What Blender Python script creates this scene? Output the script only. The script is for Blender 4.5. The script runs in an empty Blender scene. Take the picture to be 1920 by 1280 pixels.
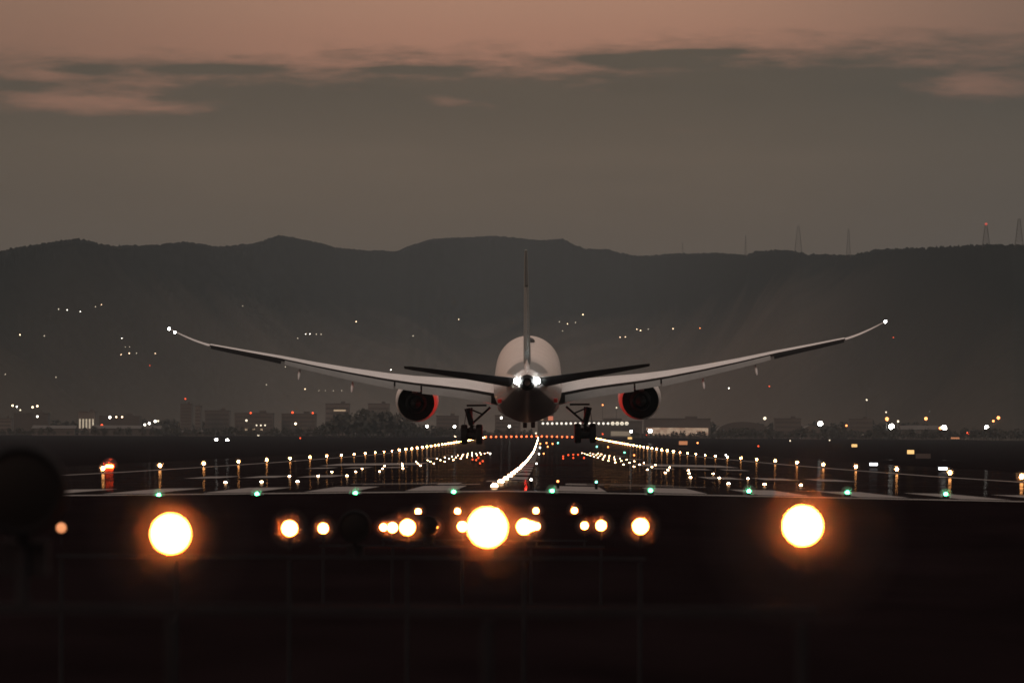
import bpy, math, random
from mathutils import Vector, Matrix, noise
from mathutils.bvhtree import BVHTree
random.seed(7)
S = bpy.context.scene
COL = S.collection
R = math.radians
PI = math.pi

# ------------------------------------------------------------------ camera
FPX, VX, VY, CZ = 10637.0, 1015.5, 808.0, 6.0      # focal length in photo pixels, where the runway axis vanishes, eye height
cam_data = bpy.data.cameras.new("camera")
cam = bpy.data.objects.new("camera", cam_data)
COL.objects.link(cam)
S.camera = cam
cam_data.sensor_width = 36
cam_data.lens = 36 * FPX / 1920
cam_data.clip_start = 0.5
cam_data.clip_end = 60000
cam_data.dof.use_dof = True
cam_data.dof.focus_distance = 470
cam_data.dof.aperture_fstop = 5.6
ROLL = -0.005
fwd = Vector((-(VX - 960) / FPX, 1, (VY - 640) / FPX)).normalized()
right = fwd.cross(Vector((0, 0, 1))).normalized()
up = right.cross(fwd)
right, up = (right * math.cos(ROLL) - up * math.sin(ROLL)), (up * math.cos(ROLL) + right * math.sin(ROLL))
cam.matrix_world = Matrix(((right.x, up.x, -fwd.x, 0), (right.y, up.y, -fwd.y, 0), (right.z, up.z, -fwd.z, CZ), (0, 0, 0, 1)))

def ray(x, y):
    """direction of a photo pixel, scaled to one metre along the runway"""
    d = fwd + right * ((x - 960) / FPX) + up * ((640 - y) / FPX)
    return d / d.y

def at(x, y, D):
    d = ray(x, y)
    return Vector((d.x * D, D, CZ + d.z * D))

# ------------------------------------------------------------------ render, exposure
S.view_settings.view_transform = 'Standard'
S.view_settings.look = 'None'
S.view_settings.exposure = 0
S.view_settings.gamma = 1
cy = S.cycles
cy.use_denoising = True
cy.max_bounces = 6
cy.volume_bounces = 1
cy.sample_clamp_indirect = 0.6
cy.caustics_reflective = False
cy.caustics_refractive = False
cy.filter_width = 1.6

# ------------------------------------------------------------------ dusk sky
def N(nt, kind, **kw):
    n = nt.nodes.new(kind)
    for k, v in kw.items():
        if k.startswith('i_'):
            key = k[2:]
            n.inputs[int(key) if key.isdigit() else key].default_value = v
        else:
            setattr(n, k, v)
    return n

SUN_EL, SUN_AZ = R(14), R(215)          # afterglow comes from behind the camera, to the left
w = bpy.data.worlds.new("World")
S.world = w
w.use_nodes = True
nt = w.node_tree
nt.nodes.clear()
lk = nt.links.new
out = N(nt, 'ShaderNodeOutputWorld')
bg = N(nt, 'ShaderNodeBackground', i_Strength=1.0)
lk(bg.outputs[0], out.inputs[0])
tc = N(nt, 'ShaderNodeTexCoord')
sep = N(nt, 'ShaderNodeSeparateXYZ')
lk(tc.outputs['Generated'], sep.inputs[0])

def M(op, a, b=None, c=None, clamp=False):
    n = nt.nodes.new('ShaderNodeMath')
    n.operation = op
    n.use_clamp = clamp
    for i, v in enumerate((a, b, c)):
        if v is None:
            continue
        if isinstance(v, (int, float)):
            n.inputs[i].default_value = v
        else:
            lk(v, n.inputs[i])
    return n.outputs[0]

def SM(v, lo, hi):
    n = N(nt, 'ShaderNodeMapRange', interpolation_type='SMOOTHSTEP')
    lk(v, n.inputs[0])
    n.inputs[1].default_value = lo
    n.inputs[2].default_value = hi
    return n.outputs[0]

def MIX(f, a, b):
    n = N(nt, 'ShaderNodeMix', data_type='RGBA')
    if isinstance(f, (int, float)):
        n.inputs[0].default_value = f
    else:
        lk(f, n.inputs[0])
    for i, v in ((6, a), (7, b)):
        if isinstance(v, tuple):
            n.inputs[i].default_value = (*v, 1)
        else:
            lk(v, n.inputs[i])
    return n.outputs[2]

dx, dy, dz = sep.outputs
hor = M('MAXIMUM', M('SQRT', M('ADD', M('MULTIPLY', dx, dx), M('MULTIPLY', dy, dy))), 0.001)
el = M('DIVIDE', dz, hor)                                  # tangent of the elevation
az = M('ARCTAN2', dx, dy)
u = M('MULTIPLY', az, 10.637)
v = M('MULTIPLY', el, 10.637)
comb = N(nt, 'ShaderNodeCombineXYZ')
lk(u, comb.inputs[0])
lk(M('MULTIPLY', v, 5.5), comb.inputs[1])
def noise_tex(scale, detail, rough=0.55, off=0.0):
    mp = N(nt, 'ShaderNodeMapping')
    mp.inputs['Location'].default_value = (off, off * 1.7, off)
    lk(comb.outputs[0], mp.inputs[0])
    n = N(nt, 'ShaderNodeTexNoise', i_Scale=scale, i_Detail=detail, i_Roughness=rough)
    lk(mp.outputs[0], n.inputs['Vector'])
    return M('SUBTRACT', n.outputs['Fac'], 0.5)
n_big = noise_tex(1.9, 5, 0.55, 3.1)
n_mid = noise_tex(4.5, 6, 0.62, 7.7)
n_soft = noise_tex(1.2, 3, 0.5, 11.3)

ramp = N(nt, 'ShaderNodeValToRGB')                          # clear afterglow, by elevation
lk(M('MULTIPLY', el, 1.0), ramp.inputs[0])
cr = ramp.color_ramp
SKY = [(0.0, (.100, .076, .058)), (.034, (.130, .096, .072)), (.050, (.20, .140, .100)), (.060, (.385, .186, .128)), (.068, (.415, .198, .136)),
       (.085, (.45, .25, .17)), (.20, (.33, .235, .185)), (.55, (.38, .315, .275)), (1.0, (.50, .435, .395))]
cr.elements[0].position, cr.elements[0].color = SKY[0][0], (*SKY[0][1], 1)
cr.elements[1].position, cr.elements[1].color = SKY[-1][0], (*SKY[-1][1], 1)
for p, c in SKY[1:-1]:
    e = cr.elements.new(p)
    e.color = (*c, 1)
glow = MIX(SM(v, .40, .62), ramp.outputs[0], (.38, .180, .124))
glow = MIX(SM(v, .62, .80), glow, ramp.outputs[0])
# the long cloud bank: ragged, wispy upper edge, melting into grey murk below
n_fine = noise_tex(9.5, 8, 0.66, 21.3)
def G(cu, cv, ru, rv):
    a = M('DIVIDE', M('SUBTRACT', u, cu), ru)
    b = M('DIVIDE', M('SUBTRACT', v, cv), rv)
    return M('EXPONENT', M('MULTIPLY', M('ADD', M('MULTIPLY', a, a), M('MULTIPLY', b, b)), -1.0))
edge = M('ADD', .685, M('MULTIPLY', SM(u, -.10, .30), .034))
dens = M('MULTIPLY', M('SUBTRACT', edge, v), 17.0)
for src, k in ((n_big, 1.0), (n_mid, 1.9), (n_fine, 1.9)):
    dens = M('ADD', dens, M('MULTIPLY', src, k))
for cu, cv, ru, rv, k in ((-.93, .620, .20, .045, -1.7), (-.70, .600, .14, .020, -1.2), (.82, .645, .15, .026, -1.7), (.88, .600, .20, .022, -.7), (.28, .566, .24, .012, -1.9), (.74, .556, .16, .007, -1.2),
                          (-.17, .618, .05, .014, -.8), (-.09, .604, .05, .012, -.6),
                          (-.95, .640, .10, .016, 1.3), (-.86, .672, .06, .010, 1.4), (-.62, .676, .10, .008, 1.9), (-.25, .676, .10, .006, 1.0), (.17, .697, .10, .010, 2.0), (.30, .712, .08, .005, 1.3), (.62, .670, .10, .010, .7)):
    dens = M('ADD', dens, M('MULTIPLY', G(cu, cv, ru, rv), k))
bank = SM(dens, -.75, .85)
cl = N(nt, 'ShaderNodeValToRGB')
lk(v, cl.inputs[0])
cl.color_ramp.elements[0].position, cl.color_ramp.elements[0].color = .32, (.094, .072, .055, 1)
cl.color_ramp.elements[1].position, cl.color_ramp.elements[1].color = .64, (.062, .052, .045, 1)
e = cl.color_ramp.elements.new(.52)
e.color = (.130, .096, .073, 1)
cloud = MIX(M('ADD', M('ADD', M('MULTIPLY', n_soft, 1.6), M('MULTIPLY', n_mid, .7)), .40, None, True), cl.outputs[0], (.092, .071, .056))
bank = M('MULTIPLY', bank, M('SUBTRACT', 1.0, SM(v, .95, 1.6)))
sky = MIX(bank, glow, cloud)
right_falloff = M('MULTIPLY', SM(u, .15, 1.05), .60)                   # lens falloff painted into the sky colour, right side
right_falloff = M('MULTIPLY', right_falloff, M('SUBTRACT', 1.0, SM(v, .9, 2.0)))
sky = MIX(right_falloff, sky, (.052, .053, .052))
left_falloff = M('MULTIPLY', SM(M('MULTIPLY', u, -1), .15, 1.15), .45)  # the same lens falloff painted into the left side
left_falloff = M('MULTIPLY', left_falloff, M('SUBTRACT', 1.0, SM(v, .9, 2.0)))
sky = MIX(left_falloff, sky, (.075, .06, .048))
back = M('MULTIPLY', SM(M('MULTIPLY', dy, -1), -.05, .4), M('SUBTRACT', 1.0, SM(el, .20, .75)))
sky = MIX(M('MULTIPLY', back, .8), sky, (.045, .036, .034))        # low sky behind the camera darkened to shade the belly
nish = N(nt, 'ShaderNodeTexSky', sky_type='NISHITA', sun_disc=False, sun_elevation=R(1.5), sun_rotation=SUN_AZ)
add = N(nt, 'ShaderNodeMix', data_type='RGBA', blend_type='ADD')
add.inputs[0].default_value = .012
lk(sky, add.inputs[6])
lk(nish.outputs[0], add.inputs[7])
lk(add.outputs[2], bg.inputs[0])

sun_data = bpy.data.lights.new("sun", 'SUN')
sun_data.energy = 0.5
sun_data.angle = R(35)
sun_data.color = (1.0, .56, .40)
sun = bpy.data.objects.new("sun", sun_data)
COL.objects.link(sun)
sd = Vector((math.sin(SUN_AZ) * math.cos(R(24)), math.cos(SUN_AZ) * math.cos(R(24)), math.sin(R(24))))
sun.rotation_euler = sd.to_track_quat('Z', 'Y').to_euler()

# ------------------------------------------------------------------ helpers
def mat(name, col=(.2, .2, .2), rough=.6, metal=0.0, spec=.4, var=0.0, vscale=1.0, emit=None, power=0.0, sampled=True, bump=0.0):
    m = bpy.data.materials.new(name)
    m.use_nodes = True
    t = m.node_tree
    b = t.nodes['Principled BSDF']
    b.inputs['Base Color'].default_value = (*col, 1)
    b.inputs['Roughness'].default_value = rough
    b.inputs['Metallic'].default_value = metal
    b.inputs['Specular IOR Level'].default_value = spec
    if var or bump:
        c = t.nodes.new('ShaderNodeTexCoord')
        n = t.nodes.new('ShaderNodeTexNoise')
        n.inputs['Scale'].default_value = vscale
        n.inputs['Detail'].default_value = 6
        n.inputs['Roughness'].default_value = .65
        t.links.new(c.outputs['Object'], n.inputs['Vector'])
        r = t.nodes.new('ShaderNodeMapRange')
        r.inputs[1].default_value, r.inputs[2].default_value = .3, .7
        r.inputs[3].default_value, r.inputs[4].default_value = 1 - var, 1 + var
        t.links.new(n.outputs['Fac'], r.inputs[0])
        x = t.nodes.new('ShaderNodeMix')
        x.data_type = 'RGBA'
        x.blend_type = 'MULTIPLY'
        x.inputs[0].default_value = 1
        x.inputs[6].default_value = (*col, 1)
        t.links.new(r.outputs[0], x.inputs[7])
        t.links.new(x.outputs[2], b.inputs['Base Color'])
        if bump:
            bp = t.nodes.new('ShaderNodeBump')
            bp.inputs['Strength'].default_value = bump
            t.links.new(n.outputs['Fac'], bp.inputs['Height'])
            t.links.new(bp.outputs[0], b.inputs['Normal'])
    if emit:
        b.inputs['Emission Color'].default_value = (*emit, 1)
        b.inputs['Emission Strength'].default_value = power
        m.cycles.emission_sampling = 'FRONT_BACK' if sampled else 'NONE'
    return m

def air(name, density, g=.4, col=(.95, .95, .95)):
    m = bpy.data.materials.new(name)
    m.use_nodes = True
    t = m.node_tree
    t.nodes.remove(t.nodes['Principled BSDF'])
    vol = t.nodes.new('ShaderNodeVolumePrincipled')
    vol.inputs['Density'].default_value = density
    vol.inputs['Anisotropy'].default_value = g
    vol.inputs['Color'].default_value = (*col, 1)
    t.links.new(vol.outputs[0], t.nodes['Material Output'].inputs['Volume'])
    return m

def tag(o, label=None, cat=None, group=None, kind=None):
    if label: o['label'] = label
    if cat: o['category'] = cat
    if group: o['group'] = group
    if kind: o['kind'] = kind
    return o

def empty(name, loc, label=None, cat=None, group=None):
    o = bpy.data.objects.new(name, None)
    COL.objects.link(o)
    o.location = loc
    return tag(o, label, cat, group)

class MB:
    def __init__(s):
        s.v, s.f = [], []
    def add(s, vs, fs):
        k = len(s.v)
        s.v += [tuple(p) for p in vs]
        s.f += [tuple(i + k for i in q) for q in fs]
        return s
    def box(s, c, d, rot=None):
        hx, hy, hz = d[0] / 2, d[1] / 2, d[2] / 2
        ps = [Vector((x, y, z)) for x in (-hx, hx) for y in (-hy, hy) for z in (-hz, hz)]
        if rot is not None:
            ps = [rot @ p for p in ps]
        c = Vector(c)
        return s.add([p + c for p in ps], [(0, 1, 3, 2), (4, 6, 7, 5), (0, 4, 5, 1), (2, 3, 7, 6), (0, 2, 6, 4), (1, 5, 7, 3)])
    def tube(s, a, b, r0, r1=None, n=12, cap=True):
        a, b = Vector(a), Vector(b)
        r1 = r0 if r1 is None else r1
        ax = (b - a).normalized()
        t = ax.orthogonal().normalized()
        q = ax.cross(t)
        vs = []
        for p, r in ((a, r0), (b, r1)):
            for i in range(n):
                g = 2 * PI * i / n
                vs.append(p + t * (r * math.cos(g)) + q * (r * math.sin(g)))
        fs = [(i, (i + 1) % n, n + (i + 1) % n, n + i) for i in range(n)]
        if cap:
            fs += [tuple(range(n - 1, -1, -1)), tuple(range(n, 2 * n))]
        return s.add(vs, fs)
    def lathe(s, prof, org, axis=(0, 1, 0), n=32, close=True):
        """profile of (distance along axis, radius)"""
        org, ax = Vector(org), Vector(axis).normalized()
        t = ax.orthogonal().normalized()
        q = ax.cross(t)
        vs = []
        for h, r in prof:
            for i in range(n):
                g = 2 * PI * i / n
                vs.append(org + ax * h + t * (r * math.cos(g)) + q * (r * math.sin(g)))
        fs = []
        for k in range(len(prof) - 1):
            for i in range(n):
                fs.append((k * n + i, k * n + (i + 1) % n, (k + 1) * n + (i + 1) % n, (k + 1) * n + i))
        if close:
            fs.append(tuple(range(n - 1, -1, -1)))
            fs.append(tuple(range((len(prof) - 1) * n, len(prof) * n)))
        return s.add(vs, fs)
    def loft(s, rings, cap=True):
        n = len(rings[0])
        vs = [p for r in rings for p in r]
        fs = []
        for k in range(len(rings) - 1):
            for i in range(n):
                fs.append((k * n + i, k * n + (i + 1) % n, (k + 1) * n + (i + 1) % n, (k + 1) * n + i))
        if cap:
            fs.append(tuple(range(n - 1, -1, -1)))
            fs.append(tuple(range((len(rings) - 1) * n, len(rings) * n)))
        return s.add(vs, fs)
    def sphere(s, c, r, n=12, m=8, sq=(1, 1, 1)):
        c = Vector(c)
        vs = [c + Vector((0, 0, r * sq[2]))]
        for j in range(1, m):
            a = PI * j / m
            for i in range(n):
                g = 2 * PI * i / n
                vs.append(c + Vector((r * sq[0] * math.sin(a) * math.cos(g), r * sq[1] * math.sin(a) * math.sin(g), r * sq[2] * math.cos(a))))
        vs.append(c - Vector((0, 0, r * sq[2])))
        fs = [(0, 1 + i, 1 + (i + 1) % n) for i in range(n)]
        for j in range(m - 2):
            for i in range(n):
                a = 1 + j * n
                fs.append((a + i, a + n + i, a + n + (i + 1) % n, a + (i + 1) % n))
        e = len(vs) - 1
        a = 1 + (m - 2) * n
        fs += [(a + i, e, a + (i + 1) % n) for i in range(n)]
        return s.add(vs, fs)
    def mesh(s, name, m, smooth=True, angle=38):
        me = bpy.data.meshes.new(name)
        me.from_pydata(s.v, [], s.f)
        import bmesh
        bm = bmesh.new()
        bm.from_mesh(me)
        bmesh.ops.recalc_face_normals(bm, faces=bm.faces)
        bm.to_mesh(me)
        bm.free()
        me.materials.append(m)
        if smooth:
            for p in me.polygons:
                p.use_smooth = True
            me.set_sharp_from_angle(angle=R(angle))
        return me
    def build(s, name, m, parent=None, smooth=True, angle=38):
        o = bpy.data.objects.new(name, s.mesh(name, m, smooth, angle))
        COL.objects.link(o)
        if parent is not None:
            o.parent = parent
        return o

def link(name, me, parent=None, loc=(0, 0, 0)):
    o = bpy.data.objects.new(name, me)
    COL.objects.link(o)
    o.location = loc
    if parent is not None:
        o.parent = parent
    return o

def copy_tree(o, parent=None):
    c = o.copy()
    COL.objects.link(c)
    c.parent = parent
    for ch in list(o.children):
        copy_tree(ch, c)
    return c

ORD = ("first second third fourth fifth sixth seventh eighth ninth tenth eleventh twelfth thirteenth fourteenth fifteenth sixteenth seventeenth "
       "eighteenth nineteenth twentieth").split()
TENS = {20: 'twenty', 30: 'thirty', 40: 'forty', 50: 'fifty', 60: 'sixty', 70: 'seventy', 80: 'eighty', 90: 'ninety'}
def ordinal(n):
    if n <= 20:
        return ORD[n - 1]
    if n == 100:
        return 'hundredth'
    if n > 100:
        return 'hundred and ' + ordinal(n - 100)
    t, o = n // 10 * 10, n % 10
    return TENS[t][:-1] + 'ieth' if o == 0 else TENS[t] + '-' + ORD[o - 1]

# ------------------------------------------------------------------ ground, runway
AX = -1.04                                                # runway axis
PROF = [(-6000, -2.6), (-60, -2.6), (10, -2.45), (46, -2.4), (76, -2.35), (106, -2.2), (136, -2.0), (165, -1.76), (183, -1.83), (213, -1.96), (243, -2.1), (273, -2.22),
        (303, -2.32), (333, -2.42), (402, -2.66), (522, -2.98), (642, -3.26), (762, -3.5), (882, -3.72), (1002, -3.93), (1182, -4.13), (1400, -4.2),
        (1800, -4.15), (2400, -3.9), (3163, -3.35), (4000, -3.3), (5200, -3.0), (14000, -3.0)]
def zc(Y):
    if Y <= PROF[0][0]: return CZ + PROF[0][1]
    for (a, za), (b, zb) in zip(PROF, PROF[1:]):
        if Y <= b:
            return CZ + za + (zb - za) * (Y - a) / (b - a)
    return CZ + PROF[-1][1]
def crown(X):
    d = abs(X - AX)
    return -.015 * d if d < 31 else -.465 - .004 * (min(d, 80) - 31)
def ground(X, Y):
    return zc(Y) + crown(X) * (1 if Y > 150 else max(0, (Y - 100) / 50))

def glossy_ground(name, col, var, vscale, gloss, rough, stretch=1.0):
    m = bpy.data.materials.new(name)
    m.use_nodes = True
    t = m.node_tree
    l = t.links.new
    t.nodes.clear()
    o = t.nodes.new('ShaderNodeOutputMaterial')
    d = t.nodes.new('ShaderNodeBsdfDiffuse')
    g = t.nodes.new('ShaderNodeBsdfGlossy')
    g.inputs['Roughness'].default_value = rough
    g.inputs['Color'].default_value = (1, 1, 1, 1)
    mx = t.nodes.new('ShaderNodeMixShader')
    c = t.nodes.new('ShaderNodeTexCoord')
    mp = t.nodes.new('ShaderNodeMapping')
    mp.inputs['Scale'].default_value = (1, stretch, 1)
    l(c.outputs['Object'], mp.inputs[0])
    n = t.nodes.new('ShaderNodeTexNoise')
    n.inputs['Scale'].default_value = vscale
    n.inputs['Detail'].default_value = 7
    n.inputs['Roughness'].default_value = .65
    l(mp.outputs[0], n.inputs['Vector'])
    r = t.nodes.new('ShaderNodeMapRange')
    r.inputs[1].default_value, r.inputs[2].default_value = .3, .7
    r.inputs[3].default_value, r.inputs[4].default_value = 1 - var, 1 + var
    l(n.outputs['Fac'], r.inputs[0])
    x = t.nodes.new('ShaderNodeMix')
    x.data_type = 'RGBA'
    x.blend_type = 'MULTIPLY'
    x.inputs[0].default_value = 1
    x.inputs[6].default_value = (*col, 1)
    l(r.outputs[0], x.inputs[7])
    l(x.outputs[2], d.inputs['Color'])
    # sheen patches: worn, damp bands across the paving
    mp2 = t.nodes.new('ShaderNodeMapping')
    mp2.inputs['Scale'].default_value = (.02, .16, 1)
    l(c.outputs['Object'], mp2.inputs[0])
    n2 = t.nodes.new('ShaderNodeTexNoise')
    n2.inputs['Scale'].default_value = 1.0
    n2.inputs['Detail'].default_value = 5
    l(mp2.outputs[0], n2.inputs['Vector'])
    r2 = t.nodes.new('ShaderNodeMapRange')
    r2.inputs[1].default_value, r2.inputs[2].default_value = .38, .62
    r2.inputs[3].default_value, r2.inputs[4].default_value = gloss * .35, gloss * 1.5
    l(n2.outputs['Fac'], r2.inputs[0])
    l(r2.outputs[0], mx.inputs[0])
    l(d.outputs[0], mx.inputs[1])
    l(g.outputs[0], mx.inputs[2])
    l(mx.outputs[0], o.inputs[0])
    return m

m_grass = mat('dry_dark_grass', (.0085, .0054, .0060), .95, spec=0, var=.5, vscale=.3)
m_asphalt = glossy_ground('dark_asphalt', (.012, .0085, .0088), .35, .25, .022, .045, .3)
m_over = glossy_ground('worn_asphalt', (.0088, .0056, .0062), .35, .25, .0, .10, .3)
m_paint = mat('worn_white_paint', (.21, .19, .18), .8, spec=.1, var=.35, vscale=1.5)

def sheet(name, xs, ys, lift, m, kind='structure', parent=None):
    b = MB()
    vs = [(x, y, ground(x, y) + lift) for y in ys for x in xs]
    nx = len(xs)
    fs = [(j * nx + i, j * nx + i + 1, (j + 1) * nx + i + 1, (j + 1) * nx + i) for j in range(len(ys) - 1) for i in range(nx - 1)]
    b.add(vs, fs)
    o = b.build(name, m, parent, angle=180)
    if kind: o['kind'] = kind
    return o

YS = [p[0] for p in PROF]
def ysteps(a, b, step):
    n = max(1, int(math.ceil((b - a) / step)))
    s = set(a + (b - a) * i / n for i in range(n + 1))
    s |= set(y for y in YS if a < y < b)
    return sorted(s)
XR = [AX - 33, AX - 31, AX - 20, AX - 10, AX, AX + 10, AX + 20, AX + 31, AX + 33]
sheet('ground', [-6000, -2500, -800, -300, -81, -60] + XR + [60, 81, 300, 800, 2500, 6000], sorted(set([-6000, -1000, 100, 150] + ysteps(-60, 14500, 300))), -.03, m_grass)
sheet('runway', [AX - 44, AX - 33] + XR[1:-1] + [AX + 33, AX + 44], ysteps(163, 3163, 60), .02, m_asphalt)
sheet('overrun', XR[1:-1], sorted(set([100, 150] + ysteps(-20, 163, 10))), .015, m_over)
sheet('taxiway', [AX + 70, AX + 95], ysteps(260, 3000, 120), .02, m_over)
sheet('exit_road', [AX + 44, AX + 57, AX + 70], ysteps(900, 945, 45), .02, m_asphalt)

mk = MB()
def mark(x0, x1, y0, y1):
    xs = [x0] + [x for x in XR if x0 < x < x1] + [x1]
    ys = ysteps(y0, y1, 60)
    nx = len(xs)
    mk.add([(x, y, ground(x, y) + .032) for y in ys for x in xs],
           [(j * nx + i, j * nx + i + 1, (j + 1) * nx + i + 1, (j + 1) * nx + i) for j in range(len(ys) - 1) for i in range(nx - 1)])
mark(AX - 30.2, AX + 30.2, 163.6, 165.2)                               # threshold bar
for k in range(9):                                                    # threshold stripes
    for s in (-1, 1):
        a, b = AX + s * (1.5 + 3 * k), AX + s * (3.0 + 3 * k)
        mark(min(a, b), max(a, b), 168.5, 195)
for (x0, x1, y0, y1) in ((-7.2, -3.2, 214, 217), (-3.8, -3.0, 206, 217), (-3.7, -2.2, 203, 206), (-6.6, -3.2, 209, 211),   # the runway number
                         (.9, 2.3, 205, 207.5), (2.5, 6.0, 205.5, 207.5), (.9, 1.7, 207.5, 212), (1.0, 5.0, 214, 216),
                         (-2.2, -.2, 226, 228), (-2.2, -1.5, 228, 235)):
    mark(x0, x1, y0, y1)
for k in range(57):                                                   # centreline
    y0 = 243 + 50 * k
    if y0 < 3060:
        mark(AX - .45, AX + .45, y0, y0 + 30)
for y0, n in ((291, 3), (441, 3), (741, 2), (891, 2), (1041, 1)):        # touchdown zone
    for k in range(n):
        for s in (-1, 1):
            a, b = AX + s * (9.7 + 2.9 * k), AX + s * (11.5 + 2.9 * k)
            mark(min(a, b), max(a, b), y0, y0 + 22.5)
for s in (-1, 1):
    a, b = AX + s * 10.2, AX + s * 19
    mark(min(a, b), max(a, b), 512, 570)
    a, b = AX + s * 28.6, AX + s * 29.5
    mark(min(a, b), max(a, b), 166, 3160)
o = mk.build('runway_markings', m_paint, None, smooth=False)
o['kind'] = 'structure'
# ------------------------------------------------------------------ hills
def forest(name, low, high, z0, z1):
    m = mat(name, high, .95, spec=0)
    t = m.node_tree
    l = t.links.new
    b = t.nodes['Principled BSDF']
    g = t.nodes.new('ShaderNodeNewGeometry')
    sp = t.nodes.new('ShaderNodeSeparateXYZ')
    l(g.outputs['Position'], sp.inputs[0])
    n = t.nodes.new('ShaderNodeTexNoise')
    n.inputs['Scale'].default_value = .006
    n.inputs['Detail'].default_value = 8
    l(g.outputs['Position'], n.inputs['Vector'])
    a = t.nodes.new('ShaderNodeMath')
    a.operation = 'MULTIPLY_ADD'
    a.inputs[1].default_value = 110
    l(n.outputs['Fac'], a.inputs[0])
    l(sp.outputs[2], a.inputs[2])
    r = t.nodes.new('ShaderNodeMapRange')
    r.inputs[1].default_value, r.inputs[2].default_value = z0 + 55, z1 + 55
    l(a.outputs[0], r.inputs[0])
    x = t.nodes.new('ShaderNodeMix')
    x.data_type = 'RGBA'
    ab = t.nodes.new('ShaderNodeMath')              # built-up slope, its colour paled for low haze, mid-basin only
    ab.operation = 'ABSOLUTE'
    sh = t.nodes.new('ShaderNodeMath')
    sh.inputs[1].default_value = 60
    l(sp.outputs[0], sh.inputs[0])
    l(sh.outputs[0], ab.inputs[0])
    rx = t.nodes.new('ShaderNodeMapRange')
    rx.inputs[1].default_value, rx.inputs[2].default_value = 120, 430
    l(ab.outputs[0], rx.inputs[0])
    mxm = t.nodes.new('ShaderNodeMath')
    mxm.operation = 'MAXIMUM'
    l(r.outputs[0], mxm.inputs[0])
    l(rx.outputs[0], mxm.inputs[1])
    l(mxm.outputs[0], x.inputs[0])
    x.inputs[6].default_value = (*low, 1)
    x.inputs[7].default_value = (*high, 1)
    n2 = t.nodes.new('ShaderNodeTexNoise')
    n2.inputs['Scale'].default_value = .05
    n2.inputs['Detail'].default_value = 6
    l(g.outputs['Position'], n2.inputs['Vector'])
    r2 = t.nodes.new('ShaderNodeMapRange')
    r2.inputs[3].default_value, r2.inputs[4].default_value = .75, 1.25
    l(n2.outputs['Fac'], r2.inputs[0])
    y = t.nodes.new('ShaderNodeMix')
    y.data_type = 'RGBA'
    y.blend_type = 'MULTIPLY'
    y.inputs[0].default_value = 1
    l(x.outputs[2], y.inputs[6])
    l(r2.outputs[0], y.inputs[7])
    l(y.outputs[2], b.inputs['Base Color'])
    return m

def interp(pts, x):
    if x <= pts[0][0]: return pts[0][1]
    for (a, ya), (b, yb) in zip(pts, pts[1:]):
        if x <= b:
            t = (x - a) / (b - a)
            t = t * t * (3 - 2 * t) * .5 + t * .5
            return ya + (yb - ya) * t
    return pts[-1][1]

hill_meshes = []
def hills(name, crest, dist, m, seed, step_px=2.2, rough=5.0):
    x0, x1 = crest[0][0], crest[-1][0]
    n = int((x1 - x0) / step_px)
    ts = [-1 + .8 * i / 20 for i in range(20)] + [-.2 + .2 * i / 10 for i in range(10)] + [0, .015, .04, .2, .5]
    rows = []
    for t in ts:
        row = []
        for i in range(n + 1):
            px = x0 + (x1 - x0) * i / n
            D = interp(dist, px)
            depth = D * .30
            top = at(px, interp(crest, px), D)
            H = top.z + noise.noise(Vector((top.x * .02, seed, 0))) * 3
            base = CZ - 6
            prof = (1 + t) ** 1.25 * (.7 + .3 * (1 + t)) if t <= 0 else 1 - .8 * t
            z = base + (H - base) * prof
            Y = D + t * depth
            X = top.x * Y / D
            if t < 0:
                gul = noise.fractal(Vector((X * .0032 + seed, Y * .0022, seed)), 1.0, 2.0, 3)
                z += gul * 22 * math.sin(PI * (1 + t)) ** .8
            leaf = noise.noise(Vector((X * .10 + seed * 3, Y * .10, seed))) * .55 + noise.noise(Vector((X * .33, Y * .33, seed + 4))) * .45
            z += leaf * rough * max(0, 1 + t * 12) if t < 0 else leaf * rough
            row.append((X, Y, z))
        rows.append(row)
    nx = n + 1
    b = MB()
    b.add([p for r_ in rows for p in r_], [(j * nx + i, j * nx + i + 1, (j + 1) * nx + i + 1, (j + 1) * nx + i) for j in range(len(ts) - 1) for i in range(n)])
    o = b.build(name, m, None, angle=180)
    tag(o, kind='structure')
    hill_meshes.append(o)
    return o

m_forest = forest('forest_hill_low_haze', (.19, .155, .125), (.012, .015, .015), -10, 190)
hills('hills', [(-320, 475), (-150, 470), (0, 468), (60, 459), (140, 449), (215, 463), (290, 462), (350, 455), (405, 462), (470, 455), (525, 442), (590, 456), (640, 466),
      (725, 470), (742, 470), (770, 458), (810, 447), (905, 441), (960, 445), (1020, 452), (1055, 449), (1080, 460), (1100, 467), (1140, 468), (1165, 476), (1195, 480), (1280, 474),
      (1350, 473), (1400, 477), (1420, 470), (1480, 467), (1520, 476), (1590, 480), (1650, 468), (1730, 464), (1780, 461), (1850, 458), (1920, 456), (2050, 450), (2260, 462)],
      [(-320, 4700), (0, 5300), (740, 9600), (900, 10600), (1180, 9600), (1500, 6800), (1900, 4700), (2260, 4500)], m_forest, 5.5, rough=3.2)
_trees = []
for h in hill_meshes:
    me = h.data
    _trees.append(BVHTree.FromPolygons([v_.co for v_ in me.vertices], [tuple(p.vertices) for p in me.polygons]))
def on_hill(x, y):
    best = None
    d = ray(x, y).normalized()
    for t in _trees:
        p, n, i, dist = t.ray_cast(Vector((0, 0, CZ)), d)
        if p is not None and (best is None or dist < best[1]):
            best = (p, dist)
    return best[0] if best else None

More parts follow.
